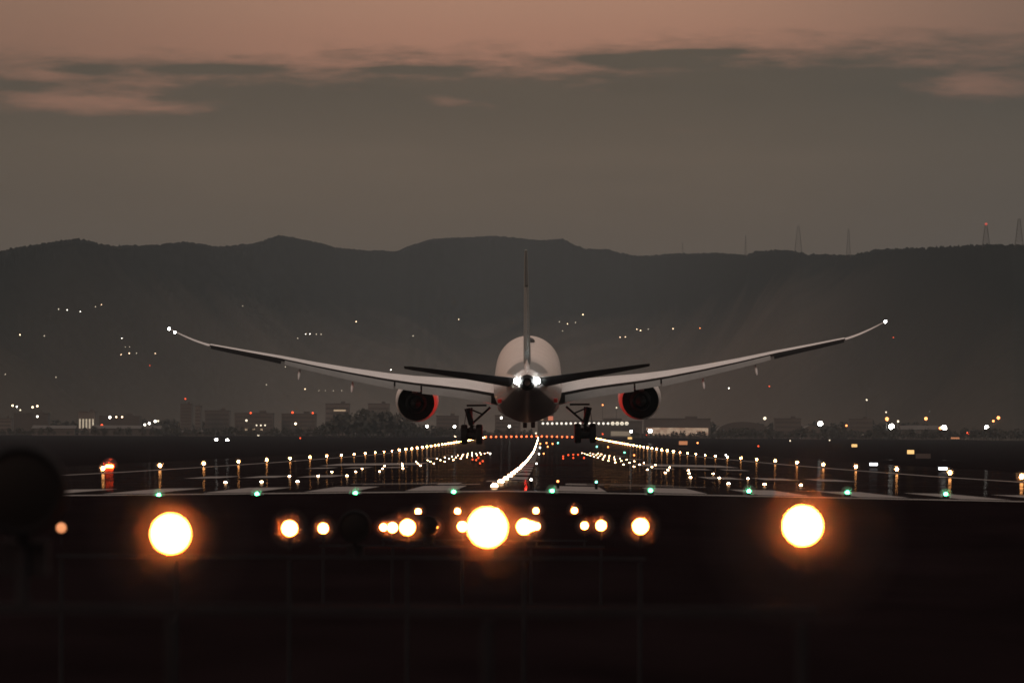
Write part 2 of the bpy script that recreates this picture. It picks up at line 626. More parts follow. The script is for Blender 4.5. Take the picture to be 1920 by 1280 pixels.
# ------------------------------------------------------------------ airliner
m_white = mat('white_gloss_paint', (.66, .60, .57), .24, spec=.5, var=.06, vscale=.35)
m_wing = mat('pale_grey_wing_paint', (.74, .72, .71), .42, spec=.4, var=.10, vscale=.5)
m_flap = mat('grey_flap_paint', (.19, .195, .19), .5, spec=.3, var=.12, vscale=.6)
m_dark = mat('dark_composite_and_cove_shade', (.022, .021, .022), .55, spec=.3, var=.2, vscale=1)
m_aileron = mat('aileron_shade_black', (.006, .0055, .006), .7, spec=.08)  # underside shade put into a near-black colour
m_nac = mat('white_nacelle_paint', (.78, .74, .71), .35, spec=.5, var=.08, vscale=.5)
m_stab = mat('dark_tailplane_shade', (.022, .02, .021), .5, spec=.3, var=.15, vscale=.8)  # shade of the underside put into the whole tailplane's colour
m_fin = mat('grey_fin_paint', (.20, .21, .20), .4, spec=.4, var=.12, vscale=.5)
m_fin_dark = mat('dark_fin_paint', (.10, .105, .10), .4, spec=.4, var=.12, vscale=.5)
m_metal = mat('shade_black_metal', (.004, .0038, .0038), .7, metal=.0, spec=.1, var=.25, vscale=2)  # shade inside the engines and on the tail cone, painted near-black
m_gear = mat('gear_steel', (.009, .0085, .0085), .6, metal=0, spec=.12, var=.2, vscale=3)
m_tyre = mat('tyre_rubber', (.010, .010, .010), .85, spec=.1)
m_red = mat('plain_red', (.55, .02, .015), .4)
m_tail_lens = mat('tail_lens', (.8, .8, .8), .3, emit=(.97, 1, .98), power=70)
m_tip_lens = mat('tip_lens', (.8, .8, .8), .3, emit=(1, .97, .92), power=45, sampled=False)
m_beacon = mat('beacon_lens', (.8, .1, .05), .3, emit=(1, .22, .08), power=4, sampled=False)

ZC = 5.2                     # fuselage axis above the wheels
def L(s, x, z):              # station from the nose, metres right, metres above the fuselage axis
    return Vector((x, 33 - s, ZC + z))

jet = empty('airliner', (at(991, 830, 485).x, 485, at(990, 830, 485).z), 'twin-engine airliner seen from behind, wheels down, about to land on the runway', 'airliner')
jet.rotation_euler = (R(3.5), R(-.85), 0)
# fuselage
FUS = [(0, -.60, .05, .05), (.5, -.55, .62, .62), (1.5, -.48, 1.15, 1.18), (3, -.32, 1.8, 1.85), (5, -.14, 2.35, 2.4), (7.5, -.03, 2.72, 2.78), (10, 0, 2.86, 2.95), (12, 0, 2.885, 2.97),
       (18, 0, 2.885, 2.97), (24, 0, 2.885, 2.97), (30, 0, 2.885, 2.97), (36, 0, 2.885, 2.97), (40, 0, 2.885, 2.97), (43, .05, 2.86, 2.92), (46, .17, 2.75, 2.78), (49, .38, 2.55, 2.54),
       (52, .66, 2.2, 2.2), (55, .96, 1.75, 1.76), (58, 1.24, 1.28, 1.28), (60, 1.39, .96, .95), (61.6, 1.47, .70, .68), (62.3, 1.50, .52, .52)]
def pw_fus(st):
    for (a, za, _, _), (b_, zb, _, _) in zip(FUS, FUS[1:]):
        if st <= b_:
            return za + (zb - za) * (st - a) / (b_ - a)
    return FUS[-1][1]
# denser stations so that the paint and shade edges run clean
F2 = []
for (a, za, xa_, ra), (b_, zb, xb_, rb) in zip(FUS, FUS[1:]):
    for q_ in range(4):
        t_ = q_ / 4
        F2.append((a + (b_ - a) * t_, za + (zb - za) * t_, xa_ + (xb_ - xa_) * t_, ra + (rb - ra) * t_))
F2.append(FUS[-1])
b = MB()
n = 72
b.loft([[L(s, rx * math.sin(2 * PI * i / n), z + rz * math.cos(2 * PI * i / n)) for i in range(n)] for s, z, rx, rz in F2])
fus = b.build('fuselage', m_white, jet, angle=60)
m_belly_shade = mat('belly_shade_grey', (.13, .122, .12), .35, spec=.4, var=.15, vscale=.4)  # underside shade painted as a darker grey
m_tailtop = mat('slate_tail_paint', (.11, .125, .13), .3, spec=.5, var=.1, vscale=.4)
fus.data.materials.append(m_belly_shade)
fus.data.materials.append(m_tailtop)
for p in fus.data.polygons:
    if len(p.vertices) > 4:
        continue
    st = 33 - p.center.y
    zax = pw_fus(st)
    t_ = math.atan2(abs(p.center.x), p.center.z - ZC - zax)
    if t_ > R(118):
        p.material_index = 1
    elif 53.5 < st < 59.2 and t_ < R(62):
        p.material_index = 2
b = MB()
b.loft([[L(s, r * math.sin(2 * PI * i / 20), z + r * math.cos(2 * PI * i / 20)) for i in range(20)] for s, z, r in ((61.9, 1.48, .65), (62.3, 1.5, .54), (62.8, 1.52, .38), (62.85, 1.52, .30), (62.3, 1.52, .24))])
b.build('exhaust_cone', m_metal, fus)
b = MB()
b.loft([[L(s, rx * math.sin(2 * PI * i / 32) * (1 if abs(math.cos(2 * PI * i / 32)) < .75 else .96), z - rz * math.cos(2 * PI * i / 32)) for i in range(32)] for s, z, rx, rz in
        ((17, -2.2, .4, .2), (19, -2.2, 1.7, .6), (21.5, -2.1, 2.3, .92), (25, -2.0, 2.6, 1.02), (30, -2.0, 2.68, 1.06), (35, -2.0, 2.62, 1.04), (38.5, -2.1, 2.2, .85), (41, -2.3, 1.4, .5), (43, -2.45, .3, .2))])
b.build('belly_fairing', m_belly_shade, fus)
b = MB()
b.sphere(L(22, .12, 2.98), 1, 16, 8, (.50, 1.6, .34))
b.build('antenna_fairing', m_dark, fus)
for s_ in (-1, 1):
    b = MB()
    k_ = 2.6
    b.loft([[L(50 + a, s_ * (2.46 - .10 * a + o), z) for (a, z) in ((0, -.75), (.55, -.78), (.6, -.48), (.05, -.45))] for o in (-.25, .03)])
    b.build('red_patch', m_red, fus, smooth=False)  # small red panel, one on each flank

def foil(tc, camber, cut=1.0, m=14):
    """closed loop of (chord fraction, height) from the upper trailing edge forward and back underneath"""
    xs = [cut * .5 * (1 - math.cos(PI * i / m)) for i in range(m + 1)]
    def yt(x): return 5 * tc * (.2969 * math.sqrt(x) - .126 * x - .3516 * x * x + .2843 * x ** 3 - .1026 * x ** 4)
    def yc(x): return camber * 4 * x * (1 - x)
    upper = [(x, yc(x) + yt(x)) for x in reversed(xs)]
    lower = [(x, yc(x) - yt(x)) for x in xs[1:]]
    if cut == 1.0:
        lower[-1] = (1.0, yc(1) - .002)
    return upper + lower

def pw(pts, x): 
    for (a, ya), (b_, yb) in zip(pts, pts[1:]):
        if x <= b_:
            return ya + (yb - ya) * (x - a) / (b_ - a)
    return pts[-1][1]
LEp = [(0, 21.0), (2.9, 22.6), (9.7, 26.2), (25, 36.6), (27.2, 38.4), (28.6, 40.2), (29.5, 42.0), (29.95, 43.5)]
TEp = [(0, 36.3), (2.9, 36.3), (10, 36.9), (25, 40.9), (27.2, 41.6), (28.6, 42.5), (29.5, 43.3), (29.95, 43.9)]
def wz(x):
    d = x - 2.9
    q = min(x, 21) - 2.9
    z = -1.62 + .162 * q + .003 * q * q + .22 * math.exp(-((x - 5.5) / 3.5) ** 2)
    return z + .23 * max(0, x - 21) + .063 * max(0, x - 26) ** 2
INC = [(0, .3), (2.9, .3), (11, -.6), (20, -1.6), (27, -2.2), (30, -2.6)]
def wpt(x, c, h, side):
    le, te = pw(LEp, x), pw(TEp, x)
    ch = te - le
    a = R(pw(INC, x))
    dx_, dz_ = (c - .35) * ch, h * ch
    s = le + .35 * ch + dx_ * math.cos(a) + dz_ * math.sin(a)
    return L(s, side * x, wz(x) - dx_ * math.sin(a) + dz_ * math.cos(a))

def flap_part(name, side, x0, x1, frac, defl, m, parent, gap=.10, tc=.13, cmax=2.7):
    b = MB()
    rings = []
    for i in range(9):
        x = x0 + (x1 - x0) * i / 8
        le, te = pw(LEp, x), pw(TEp, x)
        ch = min(frac * (te - le), cmax)
        tcx = .15 - .075 * min(1, x / 22)
        p = wpt(x, CUT, .62 * foil(tcx, .018, CUT)[0][1], side)
        a = R(defl + pw(INC, x))
        ring = []
        for c, h in foil(tc, .01, 1.0, 8):
            dx_, dz_ = c * ch, h * ch
            ring.append(Vector((p.x, p.y - gap - dx_ * math.cos(a) - dz_ * math.sin(a), p.z - .05 - dx_ * math.sin(a) + dz_ * math.cos(a))))
        rings.append(ring)
    b.loft(rings)
    return b.build(name, m, parent)

CUT = .78
for side in (-1, 1):
    b = MB()
    xs = [0, 1.5, 2.9, 5, 7.5, 9.7, 12, 15, 18, 21, 24, 26.7]
    b.loft([[wpt(x, c, h, side) for c, h in foil(.15 - .075 * min(1, x / 22), .018, CUT)] for x in xs])
    wing = b.build('wing', m_wing, jet, angle=50)
    wing.data.materials.append(m_dark)
    nr = len(foil(.1, .01, CUT))
    for k_ in range(len(xs) - 1):
        wing.data.polygons[k_ * nr + nr - 1].material_index = 1       # shade in the cove ahead of the flaps, painted dark
    b = MB()
    xs = [26.72, 27.0, 27.3, 27.7, 28.1, 28.5, 28.9, 29.3, 29.6, 29.8, 29.95]
    b.loft([[wpt(x, c, h, side) for c, h in foil(.055, .010)] for x in xs])
    b.build('raked_tip', m_wing, wing, angle=50)
    flap_part('inboard_flap', side, 3.15, 9.0, .24, 24, m_flap, wing, cmax=1.4)
    flap_part('flaperon', side, 9.15, 11.25, .22, 20, m_flap, wing, cmax=1.35)
    flap_part('outboard_flap', side, 11.4, 20.5, .13, 25, m_flap, wing, cmax=1.4)
    flap_part('aileron', side, 20.8, 26.6, .15, 22, m_aileron, wing, gap=.04, tc=.16)
    for xf in (14.9, 19.3):
        b = MB()
        p = wpt(xf, .80, -.05, side)
        b.loft([[p + Vector((r * .30 * math.cos(2 * PI * i / 12), 1.6 - t, -.12 - t * .17 + r * math.sin(2 * PI * i / 12) * .7)) for i in range(12)] for t, r in ((0, .05), (.6, .2), (1.6, .34), (2.6, .34), (3.4, .22), (4.0, .04))])
        b.build('flap_fairing', m_wing, wing)
    b = MB()
    p = wpt(29.9, .4, 0, side)
    b.sphere(p + Vector((0, -.35, .02)), .11, 10, 8)
    b.build('wingtip_light', m_tip_lens, wing)
    if side == -1:
        b = MB()
        p = wpt(29.5, .9, 0, side)
        b.sphere(p + Vector((.05, -.25, -.05)), .09, 8, 6)
        b.build('strobe_light', m_tip_lens, wing)
    # engine
    ex, ez, n = 9.7, -1.97, 48
    def ering(s, r, saw=0.0):
        return [L(s + (saw if (i % 4) == 0 else (-saw if (i % 4) == 2 else 0)), side * ex + r * math.sin(2 * PI * i / n), ez + r * math.cos(2 * PI * i / n)) for i in range(n)]
    b = MB()
    b.loft([ering(22.0, 1.36), ering(20.3, 1.42), ering(20.0, 1.55), ering(20.25, 1.68), ering(21.2, 1.82), ering(22.6, 1.88), ering(24.2, 1.85), ering(25.8, 1.77), ering(27.0, 1.65), ering(27.55, 1.58, .16)], cap=False)
    nac = b.build('engine', m_nac, jet, angle=70)
    b = MB()
    b.loft([ering(27.5, 1.555, .16), ering(26.6, 1.54), ering(24.8, 1.48), ering(24.6, .9)], cap=True)
    b.build('bypass_duct', m_metal, nac, angle=60)
    b = MB()
    b.loft([ering(25.0, 1.12), ering(26.5, 1.08), ering(27.6, .95), ering(28.8, .72, .06), ering(28.78, .68, .06), ering(27.5, .64)], cap=True)
    b.build('core_cowl', m_metal, nac, angle=50)
    b = MB()
    b.loft([ering(27.3, .48), ering(28.8, .44), ering(29.6, .28), ering(30.2, .05)], cap=True)
    b.build('exhaust_plug', m_metal, nac, angle=60)
    b = MB()
    top = wz(ex) + .05
    b.loft([[L(s, side * ex + k * .22, z) for k, z in ((-1, z0), (1, z0), (1, z1), (-1, z1))] for s, z0, z1 in ((21.5, ez + 1.7, ez + 1.95), (24, ez + 1.5, top - .1), (27.5, ez + .95, top - .1), (31, ez + 1.2, top - .2), (33, top - .55, top - .3))])
    b.build('pylon', m_white, nac, smooth=False)
    b = MB()
    b.loft([[L(22.3 + a, side * ex - side * (1.80 + .55 * math.sin(t * PI) * .4 + o), ez + .9 + t * .55) for a, t, o in ((0, 0, .0), (1.6, 0, .0), (1.3, 1, -.25), (.4, 1, -.25))] for o in (0, .0)] if False else
           [[L(22.0 + t * 1.8, side * (ex - 1.60) - side * d, ez + 1.15 + (.16 if k else 0) + d * .5) for t in (0, .5, 1)] + [L(22.0 + t * 1.8, side * (ex - 1.60) - side * d, ez + 1.15 + .05 + d * .5) for t in (1, .5, 0)] for k, d in ((1, 0), (0, .45))])
    b.build('strake', m_white, nac, smooth=False)
    # tailplane
    b = MB()
    rings = []
    for x, le, te, z, tc in ((.4, 54.6, 60.4, 1.25, .11), (1.2, 55.0, 60.5, 1.36, .11), (4, 57.0, 61.2, 1.84, .10), (7, 59.1, 62.1, 2.35, .095), (9.3, 60.7, 62.8, 2.74, .09), (9.85, 61.5, 63.0, 2.83, .08)):
        ch = te - le
        a = R(-9.5)
        rings.append([L(le + c * ch * math.cos(a), side * x, z - (c - .5) * ch * math.sin(a) + h * ch) for c, h in foil(tc, -.008, 1.0, 10)])
    b.loft(rings)
    stab = b.build('tailplane', m_stab, jet, angle=50)
    b = MB()
    b.sphere(L(61.95, side * .80, 1.62), .26, 14, 10, (1, 1.1, .95))
    b.build('tail_light', m_tail_lens, stab)
    # main landing gear
    gx = 4.85
    b = MB()
    b.tube(L(33, side * (gx + .35), -2.2), L(33.0, side * gx, -3.6), .27, .25)
    b.tube(L(33, side * gx, -3.6), L(33, side * gx, -4.45), .15, .14)
    b.box(L(33.0, side * (gx - .45), -1.95), (1.7, .5, .14))
    gear = b.build('main_gear', m_gear, jet)
    b = MB()
    b.tube(L(32.6, side * (gx - 1.6), -2.15), L(33, side * gx, -3.55), .10, .09)
    b.tube(L(33.0, side * (gx - .1), -2.35), L(32.8, side * (gx - 1.0), -2.75), .07)
    b.build('side_brace', m_gear, gear)
    b = MB()
    b.tube(L(31.2, side * gx, -2.3), L(33, side * gx, -3.7), .09, .08)
    b.build('drag_brace', m_gear, gear)
    b = MB()
    b.box(L(33.1, side * (gx + .52), -2.95), (.05, 1.5, 1.35), Matrix.Rotation(R(-7 * side), 3, 'Y'))
    b.build('gear_door', m_dark, gear, smooth=False)
    b = MB()
    b.tube(L(32.75, side * (gx - .22), -3.7), L(33.25, side * (gx + .35), -3.95), .06)
    b.build('torque_link', m_gear, gear)
    tilt = R(10)
    ax0 = L(33, side * gx, -4.42)
    b = MB()
    d_ = Vector((0, math.cos(tilt), math.sin(tilt)))
    b.tube(ax0 - d_ * .95, ax0 + d_ * .95, .16)
    for k in (-1, 1):
        q = ax0 + d_ * (.73 * k)
        b.tube(q - Vector((.65, 0, 0)), q + Vector((.65, 0, 0)), .12)
        b.tube(q - Vector((.42, 0, 0)), q + Vector((.42, 0, 0)), .30, n=20)
    b.build('bogie', m_gear, gear)
    for k in (-1, 1):
        for h in (-1, 1):
            q = ax0 + d_ * (.73 * k) + Vector((.64 * h, 0, 0))
            b = MB()
            b.lathe([(-.28, .36), (-.28, .58), (-.23, .65), (-.12, .683), (.12, .683), (.23, .65), (.28, .58), (.28, .36), (.12, .30), (-.12, .30)], q, (1, 0, 0), 28)
            b.build('wheel', m_tyre, gear)
# fin and rudder
def fin_ring(z, le, te, t, c0, c1):
    ch = te - le
    pts = []
    base = foil(t / ch / 1.0, 0, 1.0, 12)
    for c, h in base:
        cc = c0 + (c1 - c0) * c
        pts.append(L(le + cc * ch, (h if c1 == 1 else h) * ch, z))
    return pts
FIN = [(2.0, 48.0, 60.0, .62), (3.5, 50.2, 60.4, .58), (6, 53.0, 61.0, .50), (9, 56.2, 61.8, .40), (11.4, 58.8, 62.4, .30), (12.1, 60.2, 62.5, .20)]
b = MB()
b.loft([[L(le + c * (te - le), h * (te - le), z) for c, h in foil(t / (te - le), 0, .70, 12)] for z, le, te, t in FIN])
fin = b.build('fin', m_fin, jet, angle=50)
for nm, zr, mm in (('lower_rudder', ((3.95, 50.7, 60.5, .58), (6, 53.0, 61.0, .50), (9.1, 56.3, 61.8, .40)), m_fin), ('upper_rudder', ((9.25, 56.5, 61.85, .39), (11.4, 58.8, 62.4, .30), (12.05, 60.1, 62.5, .21)), m_fin_dark)):
    b = MB()
    sgn = 1 if nm[0] == 'l' else -1
    b.loft([[L(le + c * (te - le), h * (te - le) + sgn * (c - .7) * (te - le) * .035, z) for c, h in
             [(.705, t / (te - le) * .36), (.8, t / (te - le) * .27), (.9, t / (te - le) * .16), (1, t / (te - le) * .05), (1, -t / (te - le) * .05), (.9, -t / (te - le) * .16), (.8, -t / (te - le) * .27), (.705, -t / (te - le) * .36)]] for z, le, te, t in zr])
    b.build('rudder', mm, fin, angle=50)
b = MB()
b.loft([[L(s, k * wd, z) for k, z in ((-1, z0), (0, z1), (1, z0))] for s, wd, z0, z1 in ((47, .02, 2.6, 2.75), (52, .34, 2.45, 3.1), (58, .30, 2.3, 3.2), (61, .16, 1.95, 2.35), (62.2, .03, 1.8, 1.9))])
b.build('fin_fillet', m_white, fin)
# nose gear, beacon
b = MB()
b.tube(L(7, 0, -2.6), L(7, 0, -4.9), .13)
ng = b.build('nose_gear', m_gear, jet)
for h in (-1, 1):
    b = MB()
    b.lathe([(-.19, .3), (-.19, .46), (-.13, .54), (.13, .54), (.19, .46), (.19, .3)], L(7, h * .36, -4.95), (1, 0, 0), 24)
    b.build('wheel', m_tyre, ng)
b = MB()
b.sphere(L(28.5, -.2, -3.12), .10, 10, 8, (1, 1, .8))
b.build('beacon_light', m_beacon, fus)
pl = bpy.data.lights.new('beacon_lamp', 'POINT')
pl.energy = 1500
pl.color = (1, .03, .02)
pl.shadow_soft_size = .12
plo = bpy.data.objects.new('beacon_lamp', pl)
COL.objects.link(plo)
plo.parent = jet
plo.location = L(28.5, -.2, -3.9)
for s_ in (-1, 1):
    tl = bpy.data.lights.new('logo_lamp', 'POINT')
    tl.energy = 30
    tl.color = (.86, .97, 1)
    tl.shadow_soft_size = .1
    to = bpy.data.objects.new('logo_lamp', tl)
    COL.objects.link(to)
    to.parent = jet
    to.location = L(60.0, s_ * 1.5, 2.35)
m_tail_bloom = air('bloom_vol_tail', .03, .3)  # added scattering ball, the glow round each tail lamp
for s_ in (-1, 1):
    b = MB()
    b.sphere(L(61.95, s_ * .77, 1.62), .75, 16, 10)
    mo = b.build('mist', m_tail_bloom, [c for c in jet.children if c.name.startswith('tailplane')][0 if s_ < 0 else 1])  # added scattering ball for the tail lamp's glow

# ------------------------------------------------------------------ airfield lights
WARM = (1.0, .175, .026)
m_can = mat('dark_lamp_housing', (.006, .006, .007), .7, spec=.08)
m_pole = mat('galvanised_frame', (.016, .016, .019), .7, spec=.08, var=.2, vscale=6)
m_lens = mat('hot_amber_lens', (.8, .7, .5), .3, emit=WARM, power=220)
m_edge = mat('edge_lamp_glass', (.8, .7, .6), .3, emit=(1, .40, .12), power=120)
m_edge_far = mat('edge_lamp_glass_far', (.8, .7, .6), .3, emit=(1, .40, .12), power=120, sampled=False)
m_inset = mat('inset_lamp_glass', (.8, .7, .6), .3, emit=(1, .58, .30), power=60, sampled=False)
m_green = mat('green_lamp_glass', (.3, .8, .5), .3, emit=(.08, .95, .34), power=28)
m_redend = mat('red_lamp_glass', (.8, .1, .1), .3, emit=(1, .13, .035), power=5, sampled=False)
m_redfar = mat('red_spot_glass', (.8, .1, .1), .3, emit=(1, .09, .02), power=2.2, sampled=False)
m_glass_dark = mat('unlit_lamp_glass', (.009, .0085, .009), .5, spec=.08)
m_bloom_dense = air('bloom_vol_dense', .20, .35)  # added scattering balls round the lamps, standing in for lens glow
m_bloom_mid = air('bloom_vol', .07, .35)
m_bloom_thin = air('bloom_vol_thin', .018, .3)
m_bloom_green = air('bloom_vol_green', .45, .3)
m_bloom_edge = air('bloom_vol_edge', .10, .3)

def bloom_mesh(name, r, m, c=(0, 0, 0)):
    return MB().sphere(c, r, 20, 12).mesh(name, m)

# approach lamps: a can with a bright lens towards the camera
b = MB(); b.lathe([(-.002, .072), (-.012, .080), (.0, .082), (.11, .066), (.15, .03)], (0, 0, 0), (0, 1, 0), 28)
can_me = b.mesh('lamp_can', m_can)
b = MB(); b.lathe([(-.016, .030), (-.013, .055), (-.006, .068)], (0, 0, 0), (0, 1, 0), 28)
lens_me = b.mesh('lamp_lens', m_lens)
dim_lens_me = lens_me.copy(); dim_lens_me.materials.clear(); dim_lens_me.materials.append(mat('dim_amber_lens', (.8, .5, .3), .3, emit=(1, .36, .14), power=.75))
b = MB(); b.tube((0, .05, -.07), (0, .05, -.22), .012)
stem_me = b.mesh('lamp_stem', m_pole)
bloom_a = bloom_mesh('bloom_inner', .15, m_bloom_dense)
bloom_b = bloom_mesh('bloom_middle', .21, m_bloom_mid)
bloom_c = bloom_mesh('bloom_outer', .36, m_bloom_thin)

BARNAME = ['nearest', 'second', 'third', 'fourth', 'farthest']
BARS = [(16.7, [(320, 1000), (914, 988), (1505, 985)], (40, 920)),
        (46.4, [(115, 989), (331, 989), (543, 990), (764, 988), (983, 987), (1201, 986)], (665, 987)),
        (76.6, [(606, 990), (736, 988.5), (867, 986.5), (996, 986), (1127, 984.5)], (803, 985)),
        (106.6, [(719, 988), (815, 987), (909, 986.5), (1006, 986), (1096, 985)], None),
        (136.6, [(784, 958.5), (858, 958), (931, 957.5), (1005, 957), (1077, 956.5)], None)]
POSN = {3: ['leftmost', 'middle', 'rightmost'], 5: ['leftmost', 'second from left', 'middle', 'second from right', 'rightmost'],
        6: ['leftmost', 'second from left', 'third from left', 'third from right', 'second from right', 'rightmost']}
for bi, (D, pts, fl) in enumerate(BARS):
    zs = []
    for k, (x, y) in enumerate(pts):
        p = at(x, y, D)
        o = empty('approach_light', p, '%s lit amber lamp on the %s approach light bar' % (POSN[len(pts)][k], BARNAME[bi]), 'approach light', 'lit approach lights before the runway')
        if bi == 0:
            o.scale = (.71, .71, .71)
        else:
            o.scale = ((.82,) * 3, (.92,) * 3, (.95,) * 3, (1.0,) * 3)[bi - 1]
        link('housing', can_me, o)
        link('lens', dim_lens_me if (bi == 1 and k == 0) else lens_me, o)
        link('stem', stem_me, o)
        if bi == 1 and k == 0:
            o.scale = (.62,) * 3
            o['label'] = 'small dim amber lamp at the left end of the second approach light bar'
            zs.append(p.z + .03)
            continue
        link('mist', bloom_a, o); link('mist', bloom_b, o)  # added scattering balls, standing in for lens glow
        if bi == 0:
            link('mist', bloom_c, o).scale = ((1.0,) * 3, (.85,) * 3, (1.25,) * 3)[k]  # added outer ball, standing in for lens glow
            if k == 2:
                link('mist', bloom_c, o)  # added outer ball, standing in for lens glow
        zs.append(p.z)
    zb = min(zs) - .235 - (.0 if bi else -.01)
    xs = [at(x, y, D).x for x, y in pts]
    xa, xb = min(xs) - .05, max(xs) + .05
    if fl:
        xa = min(xa, at(fl[0], fl[1], D).x - .2)
    b = MB()
    b.box(((xa + xb) / 2, D + .05, zb), (xb - xa, .03, .03))
    o = b.build('light_bar', m_pole, None, smooth=False)
    tag(o, 'dark metal crossbar on legs carrying the %s row of approach lamps' % BARNAME[bi], 'light bar', 'approach light bars')
    for x in xs if bi else xs + [xs[0] - .9]:
        g = ground(x, D)
        b = MB()
        b.tube((x, D + .05, zb - .03), (x, D + .05, g - .1), .018 if bi == 0 else .02)
        b.build('leg', m_pole, o)
    if fl:
        p = at(fl[0], fl[1], D)
        o = empty('flash_light', p, 'unlit round flash lamp, a dark disc, above the %s approach bar' % BARNAME[bi], 'flash light', 'unlit approach flash lamps')
        b = MB(); b.lathe([(-.03, .118), (-.035, .126), (-.02, .134), (.05, .134), (.16, .09), (.18, .03)], (0, 0, 0), (0, 1, 0), 36)
        b.build('housing', m_can, o)
        b = MB(); b.lathe([(-.040, .02), (-.037, .07), (-.028, .117)], (0, 0, 0), (0, 1, 0), 36)
        b.build('glass', m_glass_dark, o)
        b = MB(); b.tube((0, .08, -.1), (0, .05, zb - p.z), .02); b.box((0, .12, -.2), (.14, .10, .10))
        b.build('stem', m_pole, o)

# green threshold lights
b = MB(); b.lathe([(-.06, .10), (.0, .10), (.03, .06)], (0, 0, 0), (0, 0, 1), 20)
gb_me = b.mesh('green_base', m_can)
b = MB(); b.sphere((0, -.03, .06), .055, 16, 10)
gl_me = b.mesh('green_lens', m_green)
g_bloom = bloom_mesh('green_bloom', .20, m_bloom_green, (0, -.03, .06))
g_bloom2 = bloom_mesh('green_bloom_inner', .12, m_bloom_green, (0, -.03, .06))
for k in range(9):
    X = (300 - VX) * 163 / FPX + 2.822 * k
    y = [933, 928.5, 925, 922, 920, 919.5, 920.5, 923, 926][k]
    z = max(ground(X, 163) - .02, at(VX + X * FPX / 163, y, 162.8).z - .06)
    o = empty('threshold_light', (X, 162.8, z), 'green runway threshold light, %s from the left in the row' % ordinal(k + 1), 'threshold light', 'green threshold lights along the white runway end line')
    link('base', gb_me, o); link('lens', gl_me, o); link('mist', g_bloom, o); link('mist', g_bloom2, o)  # the mist balls are added, standing in for lens glow

# white edge lights, both sides
b = MB(); b.lathe([(0, .12), (.02, .12), (.03, .035), (.20, .03), (.21, .07), (.24, .07)], (0, 0, 0), (0, 0, 1), 14)
eb_me = b.mesh('edge_base', m_can)
b = MB(); b.sphere((0, 0, .31), .12, 14, 10, (1, 1, 1.15))
el_me = b.mesh('edge_lens', m_edge)
el_far = MB().sphere((0, 0, .33), .21, 12, 8).mesh('edge_lens_far', m_edge_far)
e_bloom = bloom_mesh('edge_bloom', .36, m_bloom_edge, (0, 0, .31))
for side, X, k0, k1 in (('left', -31.04, 0, 46), ('right', 28.96, -1, 46)):
    for k in range(k0, k1):
        D = 402 + 60 * k
        o = empty('edge_light', (X, D, ground(X, D) + .02), 'white %s-side runway edge light, %s from the threshold end' % (side, ordinal(k - k0 + 1)), 'runway light', 'white runway edge lights on the %s side' % side)
        link('base', eb_me, o)
        link('lens', el_me if k < 14 else el_far, o)
        if k < 9:
            link('mist', e_bloom, o)  # added scattering ball, standing in for lens glow

# inset lights: centreline, touchdown zone
b = MB(); b.lathe([(-.03, .14), (.012, .13), (.02, .10)], (0, 0, 0), (0, 0, 1), 14)
ib_me = b.mesh('inset_base', m_can)
b = MB(); b.sphere((0, -.03, .02), .065, 12, 8, (1, .7, .9))
il_me = b.mesh('inset_lens', m_inset)
cl_me = MB().sphere((0, -.03, .03), .11, 12, 8, (1, .7, .9)).mesh('centreline_lens', m_inset)
for k in range(99):
    D = 183 + 30 * k
    X = -1.50
    o = empty('centreline_light', (X, D, ground(X, D) + .03), 'white light of the runway centreline row, %s counting from the near end' % ordinal(k + 1), 'centreline light', 'white runway centreline lights')
    link('base', ib_me, o); link('lens', cl_me, o)
for sd_, X0, PN in (('left', -11.62, ('outer', 'middle', 'inner')), ('right', 9.3, ('inner', 'middle', 'outer'))):
    for k in range(15):
        D = 236 + 60 * k
        for j in range(3):
            X = X0 + 1.5 * (j - 1)
            o = empty('touchdown_light', (X, D, ground(X, D) + .03), '%s white touchdown zone lamp in the %s trio %s of the centreline' % (PN[j], ordinal(k + 1), sd_), 'touchdown light', 'white touchdown zone lights in trios')
            link('base', ib_me, o); link('lens', il_me, o)
# red lights across the far runway end
b = MB(); b.sphere((0, 0, .45), .50, 10, 8)
re_me = b.mesh('end_lens', m_redend)
b = MB(); b.tube((0, .3, 0), (0, .3, .5), .2)
rb_me = b.mesh('end_base', m_can)
for k in range(23):
    X = (912 - VX) * 3163 / FPX + 2.83 * (k - 1)
    o = empty('runway_end_light', (X, 3166, ground(X, 3163) + .1), 'red light in the row across the far runway end, %s from the left' % ordinal(k + 1), 'runway end light', 'red runway end lights')
    link('base', rb_me, o); link('lens', re_me, o)

# tinted inset lights scattered over the taxiways and far touchdown zone
m_teal = mat('taxi_green_glass', (.2, .8, .6), .3, emit=(.18, .75, .55), power=6, sampled=False)
m_orange = mat('orange_lamp_glass', (.9, .5, .2), .3, emit=(1, .28, .08), power=5, sampled=False)
m_pale = mat('pale_lamp_glass', (.8, .8, .8), .3, emit=(1, .93, .80), power=8, sampled=False)
m_dim = mat('dim_lamp_glass', (.8, .8, .7), .3, emit=(1, .86, .62), power=1.6, sampled=False)
m_warm = mat('warm_lamp_glass', (.8, .7, .5), .3, emit=(1, .70, .42), power=6, sampled=False)
def lens_of(r, m):
    return MB().sphere((0, 0, 0), r, 10, 8).mesh('lens', m)
def depth_on_ground(x, y, h):
    lo = 170.0
    best = None
    D = 170.0
    while D < 3300:
        p = at(x, y, D)
        if p.z <= ground(p.x, D) + h:
            return D
        D += 10
    return 3300.0
